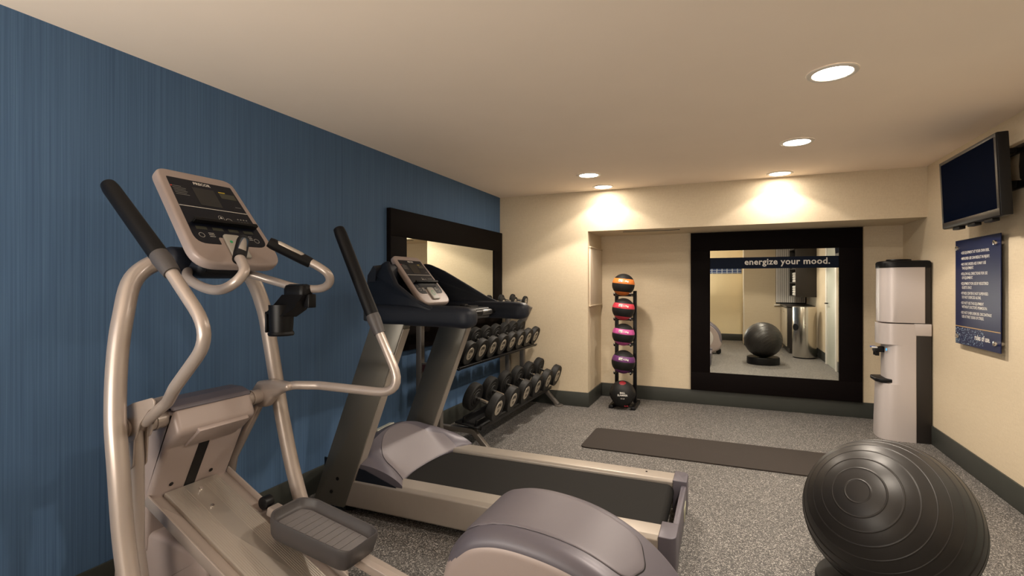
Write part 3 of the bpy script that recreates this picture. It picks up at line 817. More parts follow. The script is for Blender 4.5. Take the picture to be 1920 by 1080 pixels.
# deck, belt and rear roller
MB().box2((-2.10, TY0+0.12, 0.07), (-0.27, TY1-0.12, 0.165), 0.004).build('deck', M_BLACK, tm)
mb = MB(); rings = []
yb0, yb1 = 2.405, 2.925
prof = [(-1.95, 0.183), (-0.30, 0.183)]+[(-0.30+0.042*math.sin(a), 0.141+0.042*math.cos(a)) for a in [pi*k/10 for k in range(1, 11)]]+[(-1.95, 0.099)]
mb.slab(prof, (0, yb1, 0), (1, 0, 0), (0, 0, 1), 0, yb1-yb0, 0.0)
mb.build('belt', M_BELT, tm, ang=50)
# rear guard and end caps
mb = MB().box2((-0.222, TY0+0.03, 0.045), (-0.192, TY1-0.03, 0.188), 0.008)
mb.build('rear_guard', M_MAUVE, tm)
for s in (0, 1):
    y0, y1 = (TY0-0.005, TY0+0.152) if s == 0 else (TY1-0.152, TY1+0.005)
    o = rpoly([(-0.265, y0), (-0.19, y0), (-0.19, y1), (-0.265, y1)], [0.005, 0.05 if s == 0 else 0.005, 0.05 if s == 1 else .005, 0.005], 6)
    MB().slab(o, (0, 0, 0), (1, 0, 0), (0, 1, 0), 0.03, 0.210, 0.004).build('end_cap', M_MAUVE, tm)
MB().slab(rpoly(rect(-0.06, 0, 0.06, 0.07), 0.012, 3), (-0.191, 2.78, 0.075), (0, 1, 0), (0, 0, 1), 0, 0.0015).build('warning_label', mat('pale_label', (0.62, 0.62, 0.45), 0.5), tm)
mb = MB().text('WARNING', 0.014, (-0.1895, 2.735, 0.122), (0, 1, 0), (0, 0, 1), 0.0005)
for k in range(5): mb.slab(rect(-0.045, -0.008*k, 0.04, -0.008*k+0.003), (-0.1895, 2.78, 0.112), (0, 1, 0), (0, 0, 1), 0, 0.0004)
mb.build('label_print', M_BLACK, tm, flat=True)
mb = MB()
for y in (TY0+0.06, TY1-0.06): mb.cyl((-0.42, y, 0.205), (-0.42, y, 0.2075), 0.006, 12)
build_each(mb, 'rail_screw', M_BLACK, tm)
# feet
mb = MB()
for x in (-2.0, -0.45):
    for y in (TY0+0.07, TY1-0.07): mb.cyl((x, y, 0), (x, y, 0.05), 0.03, 20)
build_each(mb, 'rubber_foot', M_BLACK, tm)
# uprights
for y0, y1 in ((TY0-0.005, TY0+0.065), (TY1-0.065, TY1+0.005)):
    o = rpoly([(-2.215, 0.035), (-1.985, 0.035), (-1.575, 1.10), (-1.79, 1.10)], [0.02, 0.02, 0.005, 0.005], 3)
    up_ = MB().slab(o, (0, y1, 0), (1, 0, 0), (0, 0, 1), 0, y1-y0, 0.004, 2).build('upright', M_UPRIGHT, tm)
    mb = MB()
    for (x, z) in ((-2.075, 0.115), (-2.03, 0.195)): mb.cyl((x, y0-0.001, z), (x, y0-0.004, z), 0.010, 14)
    build_each(mb, 'bolt', M_BLACK, up_)
    # bright strip along the edge facing the runner
    d = V((0.41, 0, 1.065)).normalized(); n_ = V((d.z, 0, -d.x))
    MB().slab(rect(0.10, -(y1-y0)*0.5+0.006, 1.10, (y1-y0)*0.5-0.006), V((-1.985, (y0+y1)/2, 0.035))+n_*0.001, d, V((0, -1, 0)).cross(V((0, 0, 1))).cross(d)*0+V((0, 1, 0)), -0.004, 0.004, 0.0).build('edge_strip', M_ALU, up_)
# motor hood: ridge across the machine, scooped front between two side fins
def hood_z(s, u):
    """s -1..1 across, u 0 at the ridge .. 1 at the front lip"""
    a = abs(s); top = 0.405-0.125*a**2.2; zf = 0.186+0.028*a**3
    w = min(1, max(0, (a-0.55)/0.33)); w = w*w*(3-2*w)
    cv = (1-u)**1.35*0.35+(1-u)*0.65; cx_ = max(0.0, 1-u**2.2)**0.85
    return zf+(top-zf)*(cv*(1-w)+cx_*w)
def hood_x(s, u):
    a = abs(s); x0 = -1.945+0.05*a**2; x1 = -1.715+0.125*a**2.6
    return x0+(x1-x0)*u
mb = MB(); rings = []
NX = 44
for i in range(NX+1):
    y = TY0+0.012+(TY1-TY0-0.024)*i/NX; s = (y-TYC)/((TY1-TY0)/2); top = hood_z(s, 0); x0 = hood_x(s, 0)
    ring = [(-2.15, y, 0.12), (-2.155, y, top*0.55), (-2.14, y, top*0.72)]
    for t in (0.2, 0.4, 0.6, 0.8): ring.append((-2.14+(x0+2.14)*t, y, top*(0.72+0.28*math.sin(t*pi/2))))
    for k in range(19): ring.append((hood_x(s, k/18), y, hood_z(s, k/18)))
    ring.append((hood_x(s, 1)-0.005, y, 0.12))
    rings.append(ring)
mb.loft(rings)
mb.build('motor_hood', M_MAUVE, tm, ang=40)
mb = MB(); rings = []
for i in range(33):
    s = -0.74+1.48*i/32; y = TYC+s*(TY1-TY0)/2; ring = []
    us = 0.03+0.55*abs(s/0.74)**3
    for k in range(16):
        u = us+(0.985-us)*k/15; ring.append((hood_x(s, u)+0.0015, y, hood_z(s, u)+0.003))
    rings.append(ring)
mb.loft(rings, caps=False, wrap=False)
mb.build('hood_panel', mat('light_mauve_plastic', (0.165, 0.146, 0.160), 0.5, metal=0.1), tm, ang=60)
MB().slab(rpoly(rect(-0.085, -0.020, 0.085, 0.020), 0.006, 3), (-2.00, 2.625, 0.3965), V((0.0, 1, 0.05)), V((-1, 0.0, -0.20)), -0.012, 0.001).build('hood_label', mat('pale_grey_label', (0.55, 0.55, 0.48), 0.5), tm)
# navy side skirts of the hood
for y in (TY0+0.012, TY1-0.012):
    MB().slab([(-2.14, 0.19), (-1.62, 0.19), (-1.66, 0.205), (-1.85, 0.262), (-2.14, 0.30)], (0, y+(0.004), 0), (1, 0, 0), (0, 0, 1), 0, 0.008).build('hood_skirt', M_NAVY, tm)

# console: two arms, shell with side wings, tray, display
def arm(y, sgn):
    pts = [(-1.84, y+sgn*0.03, 1.135), (-1.75, y, 1.135), (-1.5, y, 1.135), (-1.30, y, 1.133), (-1.235, y, 1.130)]
    path = [q for q, _ in cr_path(pts, 4)]
    mb = MB(); rings = []
    m = len(path)
    def sec(q, k):
        o = []
        for j in range(28):
            a = 2*pi*j/28; ca, sa = math.cos(a), math.sin(a); e = 0.62
            o.append((q.x, q.y+0.062*k*math.copysign(abs(ca)**e, ca), q.z+0.056*k*math.copysign(abs(sa)**e, sa)))
        return o
    for q in path: rings.append(sec(q, 1))
    for dx, k in ((0.018, 0.975), (0.034, 0.90), (0.046, 0.78), (0.054, 0.60), (0.059, 0.35), (0.060, 0.05)):
        rings.append(sec(path[-1]+V((dx, 0, 0)), k))
    mb.loft(rings); return mb.build('console_arm', M_NAVY, tm, ang=60)
arm(2.292, 1); arm(3.040, -1)
# wings, leaning inwards at the top
for sgn, yb in ((1, 2.232), (-1, 3.115)):
    o = rpoly([(-1.84, 1.08), (-1.40, 1.08), (-1.40, 1.182), (-1.50, 1.222), (-1.64, 1.305), (-1.76, 1.395), (-1.83, 1.440), (-1.87, 1.44), (-1.915, 1.35), (-1.885, 1.20)],
              [0.02, 0.02, 0.01, 0.05, 0.08, 0.08, 0.06, 0.06, 0.10, 0.08], 8)
    mb = MB()
    th = 0.032
    mb.slab(o, (0, yb, 0), (1, 0, 0), (0, 0, 1), 0 if sgn < 0 else 0, th if sgn < 0 else -th, 0.012)
    for v in mb.bm.verts:
        v.co.y += sgn*(max(0, v.co.z-1.21)**2*3.0+max(0, -1.62-v.co.x)**2*1.1+max(0, 1.17-v.co.z)*0.35)
    mb.build('console_wing', M_NAVY, tm, ang=50)
# back shell between the wings
mb = MB(); rings = []
for i in range(9):
    y = 2.35+0.65*i/8; s = (y-2.675)/0.325
    k = 1-0.30*abs(s)**2
    rings.append([(-1.83, y, 1.08), (-1.84, y, 1.20), (-1.85, y, 1.30), (-1.845, y, 1.34+0.07*k), (-1.865, y, 1.36+0.07*k), (-1.905, y, 1.34+0.02*k), (-1.915, y, 1.22), (-1.87, y, 1.08)])
mb.loft(rings); mb.build('console_back', M_NAVY, tm, ang=50)
# tray with cup recesses
mb = MB().slab(rpoly([(-1.92, 2.33), (-1.70, 2.26), (-1.48, 2.26), (-1.40, 2.40), (-1.40, 2.93), (-1.48, 3.09), (-1.70, 3.09), (-1.92, 3.02)], [.01, .03, .05, .08, .08, .05, .03, .01], 6), (0, 0, 0), (1, 0, 0), (0, 1, 0), 1.09, 1.155, 0.012)
mb.build('console_tray', mat('dark_grey_plastic', (0.030, 0.033, 0.036), 0.5, bump=0.05, scale=400), tm)
for y in (2.40, 2.99):
    MB().lathe([(0.030, 1.156), (0.044, 1.156), (0.046, 1.162), (0.040, 1.163), (0.030, 1.158)], (-1.55, y, 0), n=32, caps=False).build('cup_holder', mat('grey_plastic_ring', (0.16, 0.155, 0.15), 0.4), tm)
# heart-rate bar
mb = MB().cyl((-1.395, 2.30, 1.128), (-1.395, 3.04, 1.128), 0.015, 20)
hb = mb.build('heart_rate_bar', M_BLACK, tm)
for y in (2.44, 2.80): MB().cyl((-1.395, y, 1.128), (-1.395, y+0.13, 1.128), 0.0185, 20, bev=0.003).build('sensor_grip', mat('dark_steel', (0.20, 0.20, 0.20), 0.35, metal=0.9), hb)
MB().box2((-1.46, 2.64, 1.157), (-1.42, 2.68, 1.185), 0.006).box2((-1.425, 2.65, 1.150), (-1.395, 2.665, 1.175), 0.004).build('safety_key', M_BLACK, tm)

def console(parent, P0, A, B, w0, w1, h, th, plate_mat, big):
    """display plate standing on P0 (bottom middle); A to the viewer's right, B up the slope"""
    A, B = V(A).normalized(), V(B).normalized(); N = A.cross(B)
    o = rpoly([(-w0/2, 0), (w0/2, 0), (w1/2, h), (-w1/2, h)], [0.085 if big else 0.075, 0.085 if big else 0.075, 0.05, 0.05], 10)
    pl = MB().slab(o, P0, A, B, -th, 0, 0.012, 4).build('console_plate', plate_mat, parent)
    e = 0.028*(w0/0.36); b0 = h*0.20; t1 = h*0.90
    k = lambda y: (w0+(w1-w0)*y/h)/2-e
    po = rpoly([(-k(b0)+0.0, b0), (-0.055, b0), (-0.055, b0+0.035), (0.055, b0+0.035), (0.055, b0), (k(b0), b0), (k(t1), t1), (-k(t1), t1)],
               [0.06, 0.004, 0.012, 0.012, 0.004, 0.06, 0.004, 0.004], 6)
    MB().slab(po, P0, A, B, 0, 0.0012).build('display_panel', M_PANEL, pl)
    ym = h*0.585; W = k(ym)
    mb = MB().slab(rect(-W, ym, W, ym+0.0025), P0, A, B, 0.001, 0.0018)
    mb.text('PRECOR', h*0.040, V(P0)+B*(h*0.855), A, B, 0.0016, align='CENTER', bold=0.03)
    for cx, cy, r in ((0.035, h*0.47, 0.014), (-W+0.025, h*0.285, 0.011), (W-0.03, h*0.27, 0.011)):
        for q0, q1 in ((r-0.0012, r),):
            c_ = V(P0)+A*cx+B*cy
            mb.loft([[c_+A*q*math.cos(2*pi*j/24)+B*q*math.sin(2*pi*j/24)+N*0.0016 for j in range(24)] for q in (q0, q1)], caps=False)
    for cy, sgn in ((h*0.50, 1), (h*0.44, -1)):
        mb.slab([(-0.006, -0.004*sgn), (0.006, -0.004*sgn), (0, 0.005*sgn)] if sgn > 0 else [(-0.006, 0.004), (0, -0.005), (0.006, 0.004)], V(P0)+A*0.005+B*cy, A, B, 0.001, 0.0018)
    c_ = V(P0)+A*0.005+B*(h*0.47)
    ro = rpoly(rect(-0.011, -0.024, 0.011, 0.024), 0.010, 4); ri = inset(ro, 0.001)
    mb.loft([[c_+A*x+B*y+N*0.0016 for x, y in q] for q in (ro, ri)], caps=False)
    for sx_ in (-1, 1):
        for j in range(3):
            mb.slab(rect(0, 0, 0.022, 0.0018), V(P0)+A*(sx_*(W-0.055)-(0.0 if sx_ < 0 else 0.012))+B*(h*0.31-j*0.008), A, B, 0.001, 0.0017)
    mb.build('panel_print', M_PRINT, pl, flat=True)
    mb = MB()
    for j in range(6):
        mb.slab(rect(0, 0, (0.035, 0.05, 0.046, 0.05, 0.044, 0.052)[j], 0.0016), V(P0)+A*(-W+0.012)+B*(h*0.80-j*h*0.018), A, B, 0.001, 0.0017)
    for r_ in range(3):
        for c2 in range(4): mb.slab(rect(0, 0, 0.006, 0.005), V(P0)+A*(W-0.065+c2*0.013)+B*(h*0.50-r_*0.014), A, B, 0.001, 0.0017)
    mb.slab(rect(0, 0, 0.025, 0.0018), V(P0)+A*(W-0.04)+B*(h*0.65), A, B, 0.001, 0.0017)
    mb.build('fine_print', M_GREYPRINT, pl, flat=True)
    mb = MB()
    mb.slab(rect(-W*0.36, h*0.62, W*0.28, h*0.82), P0, A, B, 0.001, 0.0018)
    mb.build('screen', mat('console_screen', (0.010, 0.011, 0.012), 0.2), pl)
    mb = MB().slab(rect(W*0.42, h*0.74, W*0.90, h*0.80), P0, A, B, 0.001, 0.0019)
    for j in range(4): mb.slab(rect(-W*0.88+j*W*0.46, h*0.345, -W*0.88+j*W*0.46+W*0.30, h*0.375), P0, A, B, 0.001, 0.0019)
    build_each(mb, 'readout_window', M_LCD, pl)
    MB().slab(rect(W*0.42, h*0.806, W*0.62, h*0.816), P0, A, B, 0.001, 0.0019).build('yellow_mark', M_YPRINT, pl, flat=True)
    MB().slab(circ(0.003, 10), V(P0)+A*(-W+0.010)+B*(h*0.80), A, B, 0.001, 0.0020).build('red_mark', M_RPRINT, pl, flat=True)
    # reading rack ledge
    mb = MB().slab(rpoly(rect(-W*0.90, 0, W*0.98, 0.010), 0.003, 2), V(P0)+B*(h*0.405), A, B, 0.0, 0.022, 0.003)
    mb.slab(rpoly(rect(-W*0.90, 0, W*0.98, 0.014), 0.003, 2), V(P0)+B*(h*0.405), A, B, 0.016, 0.022, 0.001)
    mb.build('reading_ledge', M_BLACK, pl)
    # button pod at the foot
    po2 = rpoly([(-0.040, -0.0), (0.040, -0.0), (0.036, h*0.24), (-0.036, h*0.24)], [0.01, 0.01, 0.016, 0.016], 5)
    pd = MB().slab(po2, V(P0)+B*0.03, A, B, 0, 0.010, 0.004).build('button_pod', mat('pale_button', (0.36, 0.35, 0.32), 0.4), pl)
    mb = MB()
    if big:
        for cx in (-0.018, 0.02): mb.slab(circ(0.006, 14), V(P0)+A*cx+B*(h*0.22), A, B, 0.010, 0.0112)
    else:
        c_ = V(P0)+B*(0.03+h*0.12)
        mb.loft([[c_+A*q*math.cos(2*pi*j/24)+B*q*math.sin(2*pi*j/24)+N*0.0106 for j in range(20)] for q in (0.015, 0.0185)], caps=False)
    mb.build('green_mark', M_GPRINT, pd, flat=True)
    return pl
# treadmill display
P0 = V((-1.645, 2.715, 1.185)); P1 = V((-1.895, 2.715, 1.485)); Bv = P1-P0
console(tm, P0, (0, 1, 0), Bv, 0.345, 0.30, Bv.length, 0.035, M_SILVER, False)
MB().box(P0+Bv*0.45-V((0, 1, 0)).cross(Bv).normalized()*0.09, (0.20, 0.22, 0.10), 0.02, rotY(-0.0)).build('display_mount', M_NAVY, tm)

# ------------------------------------------------------------------ elliptical trainer
EC = 1.345
el = thing('elliptical_trainer', (-1.2, EC, 0), 'large silver grey elliptical trainer in the left foreground', 'elliptical trainer')
# frame uprights: floor, up past the pivot axle, over to the console
for s in (-1, 1):
    pts = [(-1.52, EC+s*0.36, 0.03), (-1.70, EC+s*0.355, 0.25), (-1.78, EC+s*0.348, 0.45), (-1.845, EC+s*0.342, 0.70), (-1.875, EC+s*0.335, 0.87),
           (-1.895, EC+s*0.318, 1.05), (-1.905, EC+s*0.295, 1.19), (-1.915, EC+s*0.245, 1.32), (-1.912, EC+s*0.16, 1.385), (-1.90, EC+s*0.04, 1.405)]
    if s < 0: pts = [(x+(0.03 if z > 0.5 and z < 1.3 else 0.01), y, z) for x, y, z in pts]
    path = [q for q, _ in cr_path(pts, 6)]
    MB().tube(path, 0.031, 20).build('frame_tube', M_PAINTM, el, ang=60)
# axle
AX = V((-1.872, 0, 0.814))
mb = MB().cyl((AX.x, EC-0.335, AX.z), (AX.x, EC+0.335, AX.z), 0.030, 24)
for s in (-1, 1):
    for q in (0.195, 0.272, 0.29): mb.cyl((AX.x, EC+s*q, AX.z), (AX.x, EC+s*(q+0.006), AX.z), 0.0335, 24)
mb.build('pivot_axle', M_PAINTM, el)
# tower with its dark cap
y0, y1 = EC-0.162, EC+0.162
tow = rpoly([(-1.822, 0.845), (-1.79, 0.765), (-1.865, 0.70), (-1.965, 0.50), (-1.985, 0.30), (-2.18, 0.30), (-2.15, 0.60), (-1.97, 0.845)], [0.01, 0.03, 0.03, 0.04, .02, .02, .03, .02], 5)
tw = MB().slab(tow, (0, y1, 0), (1, 0, 0), (0, 0, 1), 0, y1-y0, 0.018, 4).build('lift_tower', M_SILVER, el)
mb = MB().slab(rpoly([(-1.819, 0.842), (-1.975, 0.842), (-1.975, 0.862), (-1.94, 0.876), (-1.87, 0.874), (-1.830, 0.860)], [0.006, .01, .02, .03, .02, .01], 5), (0, y1+0.003, 0), (1, 0, 0), (0, 0, 1), 0, y1-y0+0.006, 0.012, 4)
mb.build('tower_cap', M_MAUVE, el)
d = (V((-1.965, 0, 0.50))-V((-1.865, 0, 0.70)))
nf = V((-d.z, 0, d.x)).normalized()
if nf.x < 0: nf = -nf
MB().slab(rect(-0.021, 0.015, 0.021, d.length+0.005), V((-1.865, EC-0.01, 0.70))+nf*0.0005, (0, 1, 0), d, -0.002 if (V((0, 1, 0)).cross(d)).dot(nf) > 0 else 0.002, 0.002 if (V((0, 1, 0)).cross(d)).dot(nf) > 0 else -0.002).build('lift_slot', M_BLACK, tw)
# raised upper lip panel
d2 = (V((-1.79, 0, 0.765))-V((-1.825, 0, 0.845)))
mb = MB()
for yy in (EC-0.09, EC+0.07):
    c_ = V((-1.865, yy, 0.70))+d*0.80+nf*0.0005
    mb.cyl(c_, c_+nf*0.002, 0.008, 14)
build_each(mb, 'screw_hole', M_BLACK, tw)
MB().slab(rpoly([(-1.793, 0.772), (-1.873, 0.705), (-1.880, 0.695), (-1.861, 0.692), (-1.783, 0.758)], 0.004, 2), (0, EC+0.12, 0), (1, 0, 0), (0, 0, 1), 0, 0.21, 0.003).build('tower_lip', M_SILVER, tw)
# fairing under the tower and cross foot
fo = rpoly([(-2.22, 0.02), (-1.70, 0.02), (-1.66, 0.30), (-1.70, 0.345), (-1.95, 0.375), (-2.18, 0.36)], [0.02, 0.03, 0.03, 0.03, 0.03, 0.04], 5)
MB().slab(fo, (0, EC+0.15, 0), (1, 0, 0), (0, 0, 1), 0, 0.30, 0.02, 4).build('base_fairing', M_SILVER, el)
cfm = MB().tube([(-1.53, EC-0.37, 0.040), (-1.53, EC+0.37, 0.045)], 0.035, 16, dome=0.6).tube([(-0.42, EC-0.30, 0.045), (-0.42, EC+0.30, 0.045)], 0.035, 16, dome=0.6)
build_each(cfm, 'cross_foot', M_PAINTM, el)
MB().box2((-2.0, EC-0.05, 0.035), (-0.40, EC+0.05, 0.095), 0.012).build('base_beam', M_PAINTM, el)
# sloping ramp tray
ra = math.radians(26.7); rd = V((math.cos(ra), 0, -math.sin(ra))); ru = V((math.sin(ra), 0, math.cos(ra))); R0 = V((-1.968, EC, 0.508)); RL = 0.88
rot = Matrix((rd, V((0, 1, 0)), ru)).transposed()
mb = MB().box(R0+rd*(RL/2)-ru*0.018, (RL, 0.322, 0.016), 0.002, rot)
for s in (-1, 1): mb.box(R0+rd*(RL/2)-ru*0.006+V((0, s*0.163, 0)), (RL, 0.008, 0.042), 0.002, rot)
mb.build('ramp_tray', M_PAINTM, el)
mb = MB().box(R0+rd*(RL/2+0.01)-ru*0.002, (RL, 0.215, 0.018), 0.002, rot)
for k in range(26):
    if abs(k-12.5) < 4: continue
    mb.box(R0+rd*(RL/2+0.02)+ru*0.0072+V((0, -0.10+0.2*k/25, 0)), (RL-0.03, 0.0030, 0.0004), 0, rot)
rp = mb.build('ramp_plate', M_ALU, el)
mb = MB()
for x_, yy in ((0.055, -0.012), (0.155, -0.03)):
    mb.cyl(R0+rd*x_+ru*0.006+V((0, yy+0.02, 0)), R0+rd*x_+ru*0.012+V((0, yy+0.02, 0)), 0.007, 14)
build_each(mb, 'ramp_screw', M_CHROME, rp)
# moving arms
def rot2(p, a): return (p[0]*math.cos(a)-p[1]*math.sin(a), p[0]*math.sin(a)+p[1]*math.cos(a))
def moving_arm(s, pts, grip0, grip1, lower, name_up):
    """pts (x,z,yoff from the centre)"""
    P = [V((x, EC+s*yo, z)) for x, z, yo in pts]
    path = bend_path(P, [0.10]*(len(P)-2), 8)
    a = MB().tube(path, 0.0185, 18).build('moving_arm', M_PAINTM, el, ang=60)
    tag(a)
    # flattened foam grip with its collar
    g0 = P[-1]; g1 = V((grip1[0], EC+s*grip1[2], grip1[1]))
    dd = (g1-g0).normalized(); L = (g1-g0).length
    MB().tube([g0-dd*0.015, g0+dd*0.01, g0+dd*0.05, g0+dd*0.075], [0.0235, 0.026, 0.0285, 0.0265], 22).build('grip_collar', M_PEDAL, a)
    MB().tube([g0+dd*0.065, g0+dd*0.08, g0+dd*(L*0.5), g1-dd*0.03, g1-dd*0.008], [0.0265, 0.0275, 0.0265, 0.0255, 0.023], 22, dome=0.5).build('hand_grip', M_GRIP, a)
    return a
# near arm (swung up) and far arm (swung back); the same lever turned about the axle
moving_arm(-1, [(-1.81, 0.835, 0.262), (-1.66, 0.920, 0.285), (-1.545, 0.988, 0.335), (-1.352, 1.155, 0.355), (-1.545, 1.345, 0.352)], None, (-1.868, 1.632, 0.345), None, 1)
moving_arm(1, [(-1.82, 0.85, 0.262), (-1.70, 0.868, 0.280), (-1.60, 0.868, 0.315), (-1.185, 0.855, 0.352), (-1.320, 1.112, 0.352)], None, (-1.525, 1.545, 0.345), None, 1)
# arm brackets: twin plates clasping the axle
def bracket_outline(a):
    q = [(-0.050, -0.02), (-0.025, -0.052), (0.03, -0.048), (0.075, -0.002), (0.135, 0.030), (0.17, 0.034), (0.17, 0.066), (0.06, 0.072), (-0.02, 0.062), (-0.055, 0.02)]
    return rpoly([(AX.x+x, AX.z+z) for x, z in (rot2(p_, a) for p_ in q)], 0.02, 4)
mb = MB()
for dy in (0.236, 0.284): mb.slab(bracket_outline(math.radians(18)), (0, EC-dy+0.003, 0), (1, 0, 0), (0, 0, 1), 0, 0.006, 0.001, 1)
build_each(mb, 'arm_bracket', M_PAINTM, el)
mb = MB()
for dy in (0.238, 0.282):
    mb.slab(rpoly([(AX.x-0.04, AX.z+0.02), (AX.x-0.028, AX.z-0.13), (AX.x+0.0, AX.z-0.155), (AX.x+0.028, AX.z-0.13), (AX.x+0.04, AX.z+0.02)], 0.02, 4), (0, EC-dy+0.003, 0), (1, 0, 0), (0, 0, 1), 0, 0.005, 0.001, 1)
build_each(mb, 'link_plate', M_PAINTM, el)
MB().slab(bracket_outline(0), (0, EC+0.292, 0), (1, 0, 0), (0, 0, 1), 0, 0.052, 0.016, 4).build('arm_bracket', M_PAINTM, el)
# lower links
MB().tube([(AX.x+0.005, EC-0.26, AX.z-0.01), (-1.86, EC-0.26, 0.70), (-1.855, EC-0.262, 0.40), (-1.80, EC-0.255, 0.10)], 0.0215, 18).build('lower_link', M_PAINTM, el)
MB().tube([(AX.x-0.02, EC+0.262, AX.z-0.03), (-2.06, EC+0.262, 0.52), (-2.13, EC+0.262, 0.20)], 0.0215, 18).build('lower_link', M_PAINTM, el)
# fixed handlebars
for s in (-1, 1):
    pts = [(-1.88, EC+s*0.05, 1.355), (-1.80, EC+s*0.125, 1.345), (-1.72, EC+s*0.172, 1.318), (-1.60, EC+s*0.198, 1.288), (-1.50, EC+s*0.215, 1.285), (-1.445, EC+s*0.207, 1.31), (-1.435, EC+s*0.185, 1.345), (-1.475, EC+s*0.163, 1.378), (-1.50, EC+s*0.152, 1.390)]
    hbp = [q for q, _ in cr_path(pts, 7)]
    hb = MB().tube(hbp, 0.0165, 18).build('fixed_handlebar', M_PAINTM, el, ang=60)
    g0 = V(pts[-1]); g1 = V((-1.60, EC+s*0.055, 1.463)); dd = (g1-g0).normalized(); L = (g1-g0).length
    MB().tube([g0-dd*0.01, g0+dd*0.02, g1-dd*0.015, g1], [0.0205, 0.0215, 0.0215, 0.019], 20).build('pulse_grip', M_BLACK, hb)
    so = V((0.0045, 0, 0.0060)); MB().tube([g0+dd*0.025+so, g0+dd*0.035+so, g1-dd*0.035+so, g1-dd*0.025+so], [0.0135, 0.0165, 0.0165, 0.0135], 20).build('sensor_plate', M_CHROME, hb)
# under-console hub
MB().slab(rpoly([(-0.11, -0.02), (0.11, -0.02), (0.09, 0.09), (-0.09, 0.09)], 0.03, 5), (-1.90, EC, 1.345), (0, 1, 0), (0, 0, 1), -0.035, 0.14, 0.025, 4).build('console_hub', M_NAVY, el)
kb = MB().tube([(-1.86, EC-0.145, 1.395), (-1.86, EC-0.10, 1.395)], 0.045, 20, dome=0.5).tube([(-1.86, EC+0.145, 1.395), (-1.86, EC+0.10, 1.395)], 0.045, 20, dome=0.5)
build_each(kb, 'hub_knob', M_NAVY, el)
P0 = V((-1.655, EC, 1.375)); P1 = V((-1.940, EC, 1.742)); Bv = P1-P0
console(el, P0, (0, 1, 0), Bv, 0.375, 0.315, Bv.length, 0.042, M_SILVER, True)
# bottle holder on the far handlebar
hx, hy = -1.59, EC+0.188
bh = MB()
bh.box((hx, hy, 1.272), (0.115, 0.062, 0.062), 0.020)
cx_, cy_ = hx-0.055, hy-0.035
bh.loft([[(hx-0.055, hy-0.031, 1.26), (hx+0.057, hy-0.031, 1.26), (hx+0.057, hy+0.025, 1.25), (hx-0.055, hy+0.025, 1.25)],
         [(hx-0.085, hy-0.050, 1.215), (hx+0.030, hy-0.055, 1.205), (hx+0.030, hy+0.015, 1.20), (hx-0.085, hy+0.015, 1.21)],
         [(cx_-0.045, cy_-0.040, 1.185), (cx_+0.045, cy_-0.035, 1.175), (cx_+0.045, cy_+0.035, 1.17), (cx_-0.045, cy_+0.035, 1.18)]])
bh.lathe([(0.043, 1.10), (0.046, 1.14), (0.049, 1.22)], (cx_, cy_, 0), n=22, caps=False, a0=-2.0, a1=1.3)
bh.lathe([(0.014, 1.098), (0.047, 1.096), (0.050, 1.103), (0.047, 1.112), (0.014, 1.110), (0.014, 1.098)], (cx_, cy_, 0), n=32, caps=False)
bh.box((cx_-0.052, cy_-0.020, 1.150), (0.010, 0.022, 0.085), 0.004)
bh.box((hx+0.052, hy+0.01, 1.235), (0.030, 0.04, 0.055), 0.004)
bh.build('bottle_holder', M_BLACK, el)
# pedals, their arms and rollers
def pedal(s, yc, xf, zf, xr, zr, arm_to, rc):
    fr, rr_ = V((xf, yc, zf)), V((xr, yc, zr)); D = (rr_-fr); L = D.length; D.normalize(); S = V((0, -s*0.0+1, 0)); U = D.cross(S); 
    if U.z < 0: U = -U
    W = 0.212
    o = rpoly([(0, -W*0.36), (0.06, -W*0.5), (L*0.9, -W*0.46), (L, -W*0.38), (L, W*0.38), (L*0.9, W*0.46), (0.06, W*0.5), (0, W*0.36)], 0.075, 8)
    A_ = D; B_ = U.cross(D)
    if A_.cross(B_).z < 0: B_ = -B_
    NN = A_.cross(B_)
    mb = MB()
    def ring(ins, h): return [fr+A_*x+B_*y+NN*h for x, y in (inset(o, ins) if ins > 0 else o)]
    # outer skirt up to the rim, then down inside to the tread
    mb.loft([ring(0.024, -0.082), ring(0.008, -0.068), ring(0.0, -0.02), ring(-0.002, 0.0), ring(0.002, 0.006), ring(0.008, 0.004), ring(0.014, -0.022), ring(0.024, -0.030)])
    pd = mb.build('pedal', M_PEDAL, el, ang=50)
    mb = MB(); oi = inset(o, 0.032)
    mb.slab(oi, fr-NN*0.031, A_, B_, 0, 0.004, 0.001)
    for k in range(9):
        x = 0.07+k*(L-0.14)/8
        mb.box(fr+A_*x-NN*0.026, (0.003, W-0.085, 0.004), 0, Matrix((A_, B_, NN)).transposed())
    mb.build('tread_pad', mat('tread_grey', (0.15, 0.14, 0.142), 0.55), pd)
    e = V(arm_to); rc = V(rc); a0 = rc+V((0.03, 0.0, -0.022)); dd = (e-a0).normalized()
    sd = V((0, 1, 0)); uu = dd.cross(sd); rt = Matrix((dd, sd, uu)).transposed()
    ac = (a0+e)/2; 
    MB().box(ac, ((e-a0).length, 0.055, 0.035), 0.006, rt).build('pedal_link', M_PAINTM, el)
    MB().cyl(rc+V((0, -0.02, 0)), rc+V((0, 0.02, 0)), 0.026, 24, bev=0.005).build('ramp_roller', M_BLACK, el)
    
pedal(1, EC+0.118, -1.585, 0.436, -1.195, 0.366, (-0.62, EC+0.150, 0.13), (-1.72, EC+0.148, 0.414))
pedal(-1, EC-0.160, -1.20, 0.200, -0.80, 0.175, (-0.50, EC-0.180, 0.14), (-1.28, EC-0.182, 0.19))
